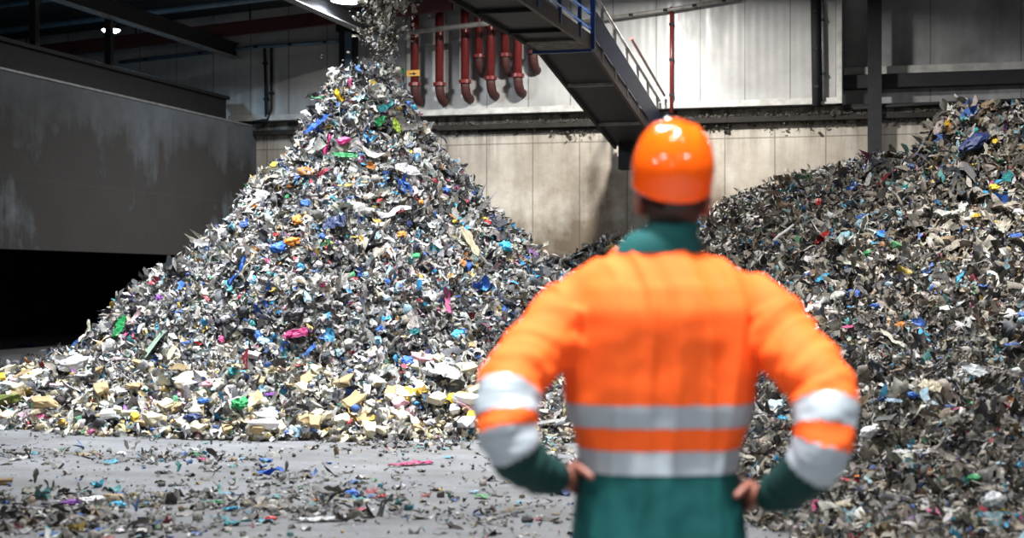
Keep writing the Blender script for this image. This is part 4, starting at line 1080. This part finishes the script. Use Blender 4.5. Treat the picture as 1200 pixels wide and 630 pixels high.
# split the cloth into its panels
npoly = len(jm.polygons); cen = np.empty(npoly*3, np.float32); jm.polygons.foreach_get('center', cen); cen = cen.reshape(-1, 3).astype(float)
dL, sL, _ = arm_param(cen, cL, rL); dR, sR, _ = arm_param(cen, cR, rR)
cls = np.zeros(npoly, int)                         # 0 orange, 1 upper band, 2 lower band, 3 green skirt, 4.. sleeves
z = cen[:, 2]
cls[(z < 1.138) & (z >= 1.076)] = 1; cls[(z < 1.014) & (z >= .953)] = 2; cls[z < .953] = 3
for (d, s, cc, b) in ((dL, sL, cL, (460, 486, 499, 524)), (dR, sR, cR, (474, 502, 517, 546))):
    k = [s_of_py(cc, y) for y in b]; base = 4 if d is dL else 8
    other = cen[:, 0] < CX-.15 if d is dL else cen[:, 0] > CX+.15
    xin = np.interp(z, [r[0] for r in TORSO], [r[3] for r in TORSO])
    m = (d < .03) & (s > s_of_py(cc, 425)) & other & ((np.abs(cen[:, 0]-CX) > xin+.012) | (s > k[3]+.12))
    m2 = m.copy()
    cls[m & (s < k[0])] = 0
    cls[m2 & (s >= k[0]) & (s < k[1])] = base; cls[m2 & (s >= k[1]) & (s < k[2])] = 0
    cls[m2 & (s >= k[2]) & (s < k[3])] = base+1; cls[m2 & (s >= k[3])] = base+2
polyv = [tuple(p.vertices) for p in jm.polygons]
def panel(ids, name, m, parent, out=0.0):
    sel = [polyv[i] for i in np.nonzero(np.isin(cls, ids))[0]]
    used = sorted({v for f in sel for v in f}); mp = {v: i for i, v in enumerate(used)}
    vs = co2[used]+no[used]*out-np.array(ROOT)
    me = bpy.data.meshes.new(name); me.from_pydata([tuple(v) for v in vs], [], [[mp[v] for v in f] for f in sel]); me.update(); me.shade_smooth()
    return link(name, me, m, parent)
jacket = panel([0], 'jacket', M['hi_vis_orange'], man)
for ids, nm in (([1], 'reflective_band'), ([2], 'reflective_band'), ([4], 'reflective_band'), ([5], 'reflective_band'), ([8], 'reflective_band'), ([9], 'reflective_band')):
    panel(ids, nm, M['reflective'], jacket, .002)
panel([3], 'lower_panel', M['green_cloth'], jacket)
panel([6], 'cuff', M['green_dark'], jacket); panel([10], 'cuff', M['green_dark'], jacket)  # cuff green darkened to carry the shade on the forearms
# collar
bm = bmesh.new(); cx0, cx1 = (774-600)/F*4.0, (787-600)/F*4.03
loft(bm, [(1.525, cx0, 4.05, .118, .085, .095, 2.1), (1.55, cx0+.004, 4.05, .108, .083, .094, 2.1), (1.58, (cx0+cx1)/2, 4.055, .088, .08, .09, 2.1), (1.592, cx1, 4.06, .078, .078, .086, 2.1), (1.602, cx1, 4.06, .072, .075, .082, 2.1), (1.594, cx1, 4.06, .066, .07, .076, 2.1), (1.56, cx1, 4.06, .060, .065, .07, 2.1)], 40, False)
mpart('collar', bm, M['green_cloth'], jacket)

# body: one continuous skin from head to feet
HCX = (789-600)/F*4.05
bm = bmesh.new()
loft(bm, [(a, b, c, max(d-.03, .05), max(e-.03, .04), max(f-.03, .04), 2.2) for a, b, c, d, e, f, g in TORSO], 32)
HEAD = [(0, .030, .082, -.03), (.015, .048, .095, .0), (.04, .058, .098, .035), (.07, .066, .097, .065), (.10, .071, .096, .082), (.13, .075, .094, .092), (.165, .077, .092, .096), (.20, .070, .076, .082), (.225, .048, .05, .055), (.24, .015, .015, .02)]
HZ0 = 1.578; HCY = 4.065
loft(bm, [(HZ0+a, HCX, HCY, b, c, max(d, .012), 2.2) for a, b, c, d in HEAD], 32)
limb(bm, [(CX+.01, 4.05, 1.46), (HCX, 4.055, 1.58), (HCX, 4.06, 1.67)], [.062, .057, .055])
limb(bm, [(HCX, HCY+.094, HZ0+.125), (HCX, HCY+.108, HZ0+.10), (HCX, HCY+.115, HZ0+.087)], [.008, .011, .013], 10)
blob(bm, (HCX, HCY+.097, HZ0+.053), (.022, .008, .006)); blob(bm, (HCX, HCY+.096, HZ0+.043), (.019, .008, .006))
blob(bm, (HCX, HCY+.088, HZ0+.018), (.022, .015, .014))
for s in (-1, 1):
    blob(bm, (HCX+s*.034, HCY+.088, HZ0+.145), (.026, .012, .008))                   # brow
    rot = Matrix.Rotation(s*.35, 4, 'Z')
    blob(bm, (HCX+s*.089, HCY-.012, HZ0+.082), (.013, .021, .034), rot); blob(bm, (HCX+s*.082, HCY-.004, HZ0+.058), (.012, .014, .016)); blob(bm, (HCX+s*.079, HCY-.004, HZ0+.082), (.014, .014, .022))
def hand(sx, wr, dz):
    """palm against the hip, fingers bent forward around it, thumb behind"""
    X = lambda x: CX+sx*(CX-x) if sx > 0 else x
    V3 = lambda x, y, zz: Vector((X(x), y, zz+dz))
    kn = [V3(.163, 4.062, .966), V3(.158, 4.07, .945), V3(.158, 4.068, .923), V3(.163, 4.06, .902)]
    w0 = [V3(.146, 3.99, .952), V3(.143, 3.99, .943), V3(.143, 3.99, .934), V3(.146, 3.99, .926)]
    for a, b in zip(w0, kn): limb(bm, [a, a.lerp(b, .5)+Vector((sx*.006, 0, 0)), b], [.016, .0155, .0125], 12)
    ln = [.92, 1.0, .95, .78]
    for k, (b, l) in enumerate(zip(kn, ln)):
        dzk = (.008, .002, -.004, -.012)[k]
        p1 = b+Vector((-sx*.012, .042*l, dzk)); p2 = p1+Vector((-sx*.020, .024*l, dzk*.6)); p3 = p2+Vector((-sx*.020, .012*l, dzk*.4))
        limb(bm, [b, p1, p2, p3], [.0105, .0095, .0088, .0075], 10)
    t0 = V3(.150, 4.0, .958); t1 = V3(.160, 3.985, .972); t2 = V3(.180, 3.958, .966); t3 = V3(.203, 3.935, .950)
    limb(bm, [t0, t1, t2, t3], [.017, .0135, .0115, .0095], 10)
    limb(bm, [wr, wr.lerp(V3(.146, 3.99, .939), .5), V3(.146, 3.99, .939)], [.031, .029, .028], 14)
limb(bm, aL, [r-.028 for r in RAD_L]); limb(bm, aR, [r-.028 for r in RAD_R])
hand(-1, aL[-1], .0); hand(1, aR[-1], -.048)
for s in (-1, 1):
    hx = CX+s*.10
    limb(bm, [(hx, 4.05, .90), (hx+s*.02, 4.06, .50), (hx+s*.03, 4.05, .27), (hx+s*.035, 4.04, .09)], [.095, .062, .056, .04])
    limb(bm, [(hx+s*.035, 4.02, .06), (hx+s*.05, 4.13, .05), (hx+s*.055, 4.20, .04)], [.04, .04, .028])
bmesh.ops.translate(bm, verts=bm.verts, vec=-ROOT)
bme = remeshed(bm, .0048, 3); bme.name = 'body'; bme.materials.clear(); body = link('body', bme, M['skin'], man, True)
for s in (-1, 1):
    bm = bmesh.new(); blob(bm, (HCX+s*.032, HCY+.084, HZ0+.125), (.013, .013, .011), sub=2); mpart('eye', bm, M['eye'])
# hair under the helmet, down to the nape
bm = bmesh.new()
loft(bm, [(HZ0+.005, HCX, HCY-.015, .056, -.005, .045, 2.1), (HZ0+.03, HCX, HCY-.012, .066, .0, .062, 2.1), (HZ0+.065, HCX, HCY-.01, .073, .002, .082, 2.1), (HZ0+.11, HCX, HCY-.006, .079, .01, .094, 2.1), (HZ0+.165, HCX, HCY, .081, .09, .100, 2.1), (HZ0+.20, HCX, HCY, .074, .08, .088, 2.1), (HZ0+.235, HCX, HCY, .04, .045, .05, 2.1)], 40)
mpart('hair', bm, M['hair'])
# helmet, tipped back
HC = Vector((.4245, 4.065, 1.719)); TILT = Matrix.Rotation(math.radians(15), 4, 'X') @ Matrix.Rotation(math.radians(2.5), 4, 'Y')
def tipped(bm): bmesh.ops.transform(bm, matrix=Matrix.Translation(HC) @ TILT, verts=bm.verts)
bm = bmesh.new(); seg = 64; rings = []
prof = [(-.024, .93), (-.022, .965), (-.014, .965), (-.008, .958)] + [(-.004+.160*math.sin(a), (.96+.055*math.sin(min(1., a/.5)*PI*.62))*math.cos(a)**.66) for a in np.linspace(0.02, PI/2-.03, 24)]
for zz, k in prof:
    ring = []
    for i in range(seg):
        a = 2*PI*i/seg; x = .111*k*math.cos(a); y = .136*k*math.sin(a)
        rd = max(0., 1-abs(x)/.026)**.5*.006*min(1, max(0, (zz-.03)/.05))+max(0., 1-abs(abs(x)-.055)/.012)**.6*.003*min(1, max(0, (zz-.04)/.05))
        ring.append(bm.verts.new((x, y, zz+rd+(-.012*max(0, -math.sin(a))**2 if zz < .0 else 0))))
    rings.append(ring)
for a, b in zip(rings, rings[1:]):
    for k in range(seg): bm.faces.new((a[k], a[(k+1) % seg], b[(k+1) % seg], b[k]))
bm.faces.new(rings[-1])
tipped(bm); helmet = mpart('helmet', bm, M['helmet'])
bm = bmesh.new(); ra, rb = [], []
for i in range(25):
    a = PI*(.14+.72*i/24); ra.append(bm.verts.new((.108*math.cos(a), .132*math.sin(a), -.012))); rb.append(bm.verts.new((.112*math.cos(a)*1.02, .138*math.sin(a)+.052*math.sin((a-PI*.14)/.72), -.024)))
fs = [bm.faces.new((ra[i], ra[i+1], rb[i+1], rb[i])) for i in range(24)]
bmesh.ops.solidify(bm, geom=fs, thickness=.004); tipped(bm); mpart('peak', bm, M['helmet'], helmet)
bm = bmesh.new(); Rg = []
for zz in (-.045, -.018):
    Rg.append([bm.verts.new((.088*math.cos(2*PI*i/48), .108*math.sin(2*PI*i/48), zz-.012*max(0, -math.sin(2*PI*i/48)))) for i in range(48)])
fs = [bm.faces.new((Rg[0][i], Rg[0][(i+1) % 48], Rg[1][(i+1) % 48], Rg[1][i])) for i in range(48)]
bmesh.ops.solidify(bm, geom=fs, thickness=.004); box(bm, -.028, .028, -.128, -.108, -.066, -.03, .006)
tipped(bm); hb = mpart('headband', bm, M['black'], helmet)
# safety glasses whose arms show at the temples
M['glasses'] = mat('glasses', (.25, .40, .62), .15)
bm = bmesh.new()
for s in (-1, 1):
    tube(bm, [(HCX+s*.083, HCY-.035, HZ0+.098), (HCX+s*.082, HCY+.03, HZ0+.122), (HCX+s*.075, HCY+.095, HZ0+.125)], [.005, .0045, .004], 8)
pts = [Vector((HCX+.078*math.cos(a), HCY+.062+.05*math.sin(a), HZ0+.125)) for a in np.linspace(.25, PI-.25, 15)]
for a, b in zip(pts, pts[1:]): bar(bm, a, b, .003, .036)
mpart('safety_glasses', bm, M['glasses'])
# trousers and boots, below the frame
bm = bmesh.new()
loft(bm, [(.70, CX, 4.05, .195, .13, .122, 2.3), (.85, CX, 4.05, .185, .12, .115, 2.3), (.94, CX, 4.05, .17, .11, .105, 2.3)], 36)
for s in (-1, 1):
    hx = CX+s*.105
    limb(bm, [(hx, 4.05, .78), (hx+s*.015, 4.06, .5), (hx+s*.028, 4.05, .27), (hx+s*.033, 4.04, .12)], [.118, .092, .088, .085])
bmesh.ops.translate(bm, verts=bm.verts, vec=-ROOT)
tm = remeshed(bm, .010, 4); tm.name = 'trousers'; tm.materials.clear(); link('trousers', tm, M['green_dark'], man, True)
for s in (-1, 1):
    hx = CX+s*.14; bm = bmesh.new()
    limb(bm, [(hx, 4.03, .20), (hx, 4.03, .06)], [.062, .056]); limb(bm, [(hx, 4.0, .055), (hx+s*.012, 4.14, .05), (hx+s*.018, 4.22, .045)], [.052, .052, .042])
    bmesh.ops.bisect_plane(bm, geom=bm.verts[:]+bm.edges[:]+bm.faces[:], plane_co=(0, 0, .0), plane_no=(0, 0, -1), clear_outer=True)
    mpart('boot', bm, M['boot'])
# ------------------------------------------------------------------ lamps of the hall and a faint blue ambient
def lamp(u, v, z, power, size=.55, col=(1, .985, .96), spread=160):
    l = bpy.data.lights.new('hall_lamp', 'AREA'); l.shape = 'DISK'; l.size = size; l.energy = power; l.color = col; l.spread = math.radians(spread)
    o = bpy.data.objects.new('hall_lamp', l); COL.objects.link(o); o.location = W(u, v, z); return o
def helmet_glint(u, v, z, power, size):
    """unseen lamp added around the camera for helmet highlights, turned into the hall"""
    o = lamp(u, v, z, power, size, (1, .98, .95), 150); o.name = 'glint_lamp'
    o.rotation_euler = (Vector((.3, 6.0, 1.5))-o.location).to_track_quat('-Z', 'Y').to_euler(); return o
def lamp_at(p, power, size, col=(1, .985, .96), spread=170):
    u = p.x*CT-p.y*ST; v = p.x*ST+p.y*CT; return lamp(u, v, p.z-.06, power, size, col, spread)
lamp_at(L1, 190, .4, (.45, .74, 1), 165)
lamp_at(L2, 260, .75, (.9, .95, 1), 170)
lamp(-6.0, 29.5, 8.5, 1500, .6, (1, .97, .92), 165)
lamp(-4.8, 12.5, 8.4, 440, .5, (.95, .98, 1), 115)
lamp(-8.2, 15.5, 8.2, 330, .5, (.92, .96, 1), 95)
lamp(1.0, 16.5, 8.6, 560, .5, (1, .97, .93), 125)
lamp(-2.8, 7.0, 8.2, 100, .5, (.97, .98, 1), 120)
lamp(-0.3, 3.0, 8.2, 270, .5, (1, .98, .95), 80)
lamp(-2.6, 0.4, 8.2, 110, .5, (1, .98, .95), 130)
lamp(2.6, 0.5, 7.6, 120, .4, (1, .98, .95), 150)
lamp(-5.0, 5.0, 7.6, 90, .4, (.95, .98, 1), 150)
lamp(3.4, 28.2, 7.4, 520, .5, (.97, .98, 1), 166)
helmet_glint(-4.5, -3.0, 4.6, 45, .22); helmet_glint(1.8, -4.5, 4.2, 45, .22); helmet_glint(-1.3, -5.0, 3.0, 22, .16); helmet_glint(4.5, 1.0, 3.4, 22, .18); helmet_glint(-6.5, .5, 3.4, 22, .18)  # added unseen lamps that make glints on the helmet
w = bpy.data.worlds.new('world'); SC.world = w; w.use_nodes = True
w.node_tree.nodes['Background'].inputs[0].default_value = (.55, .75, 1, 1); w.node_tree.nodes['Background'].inputs[1].default_value = .016
SC.view_settings.view_transform = 'Standard'; SC.view_settings.look = 'None'; SC.view_settings.gamma = 1; SC.view_settings.use_curve_mapping = False
SC.view_settings.exposure = 0.5
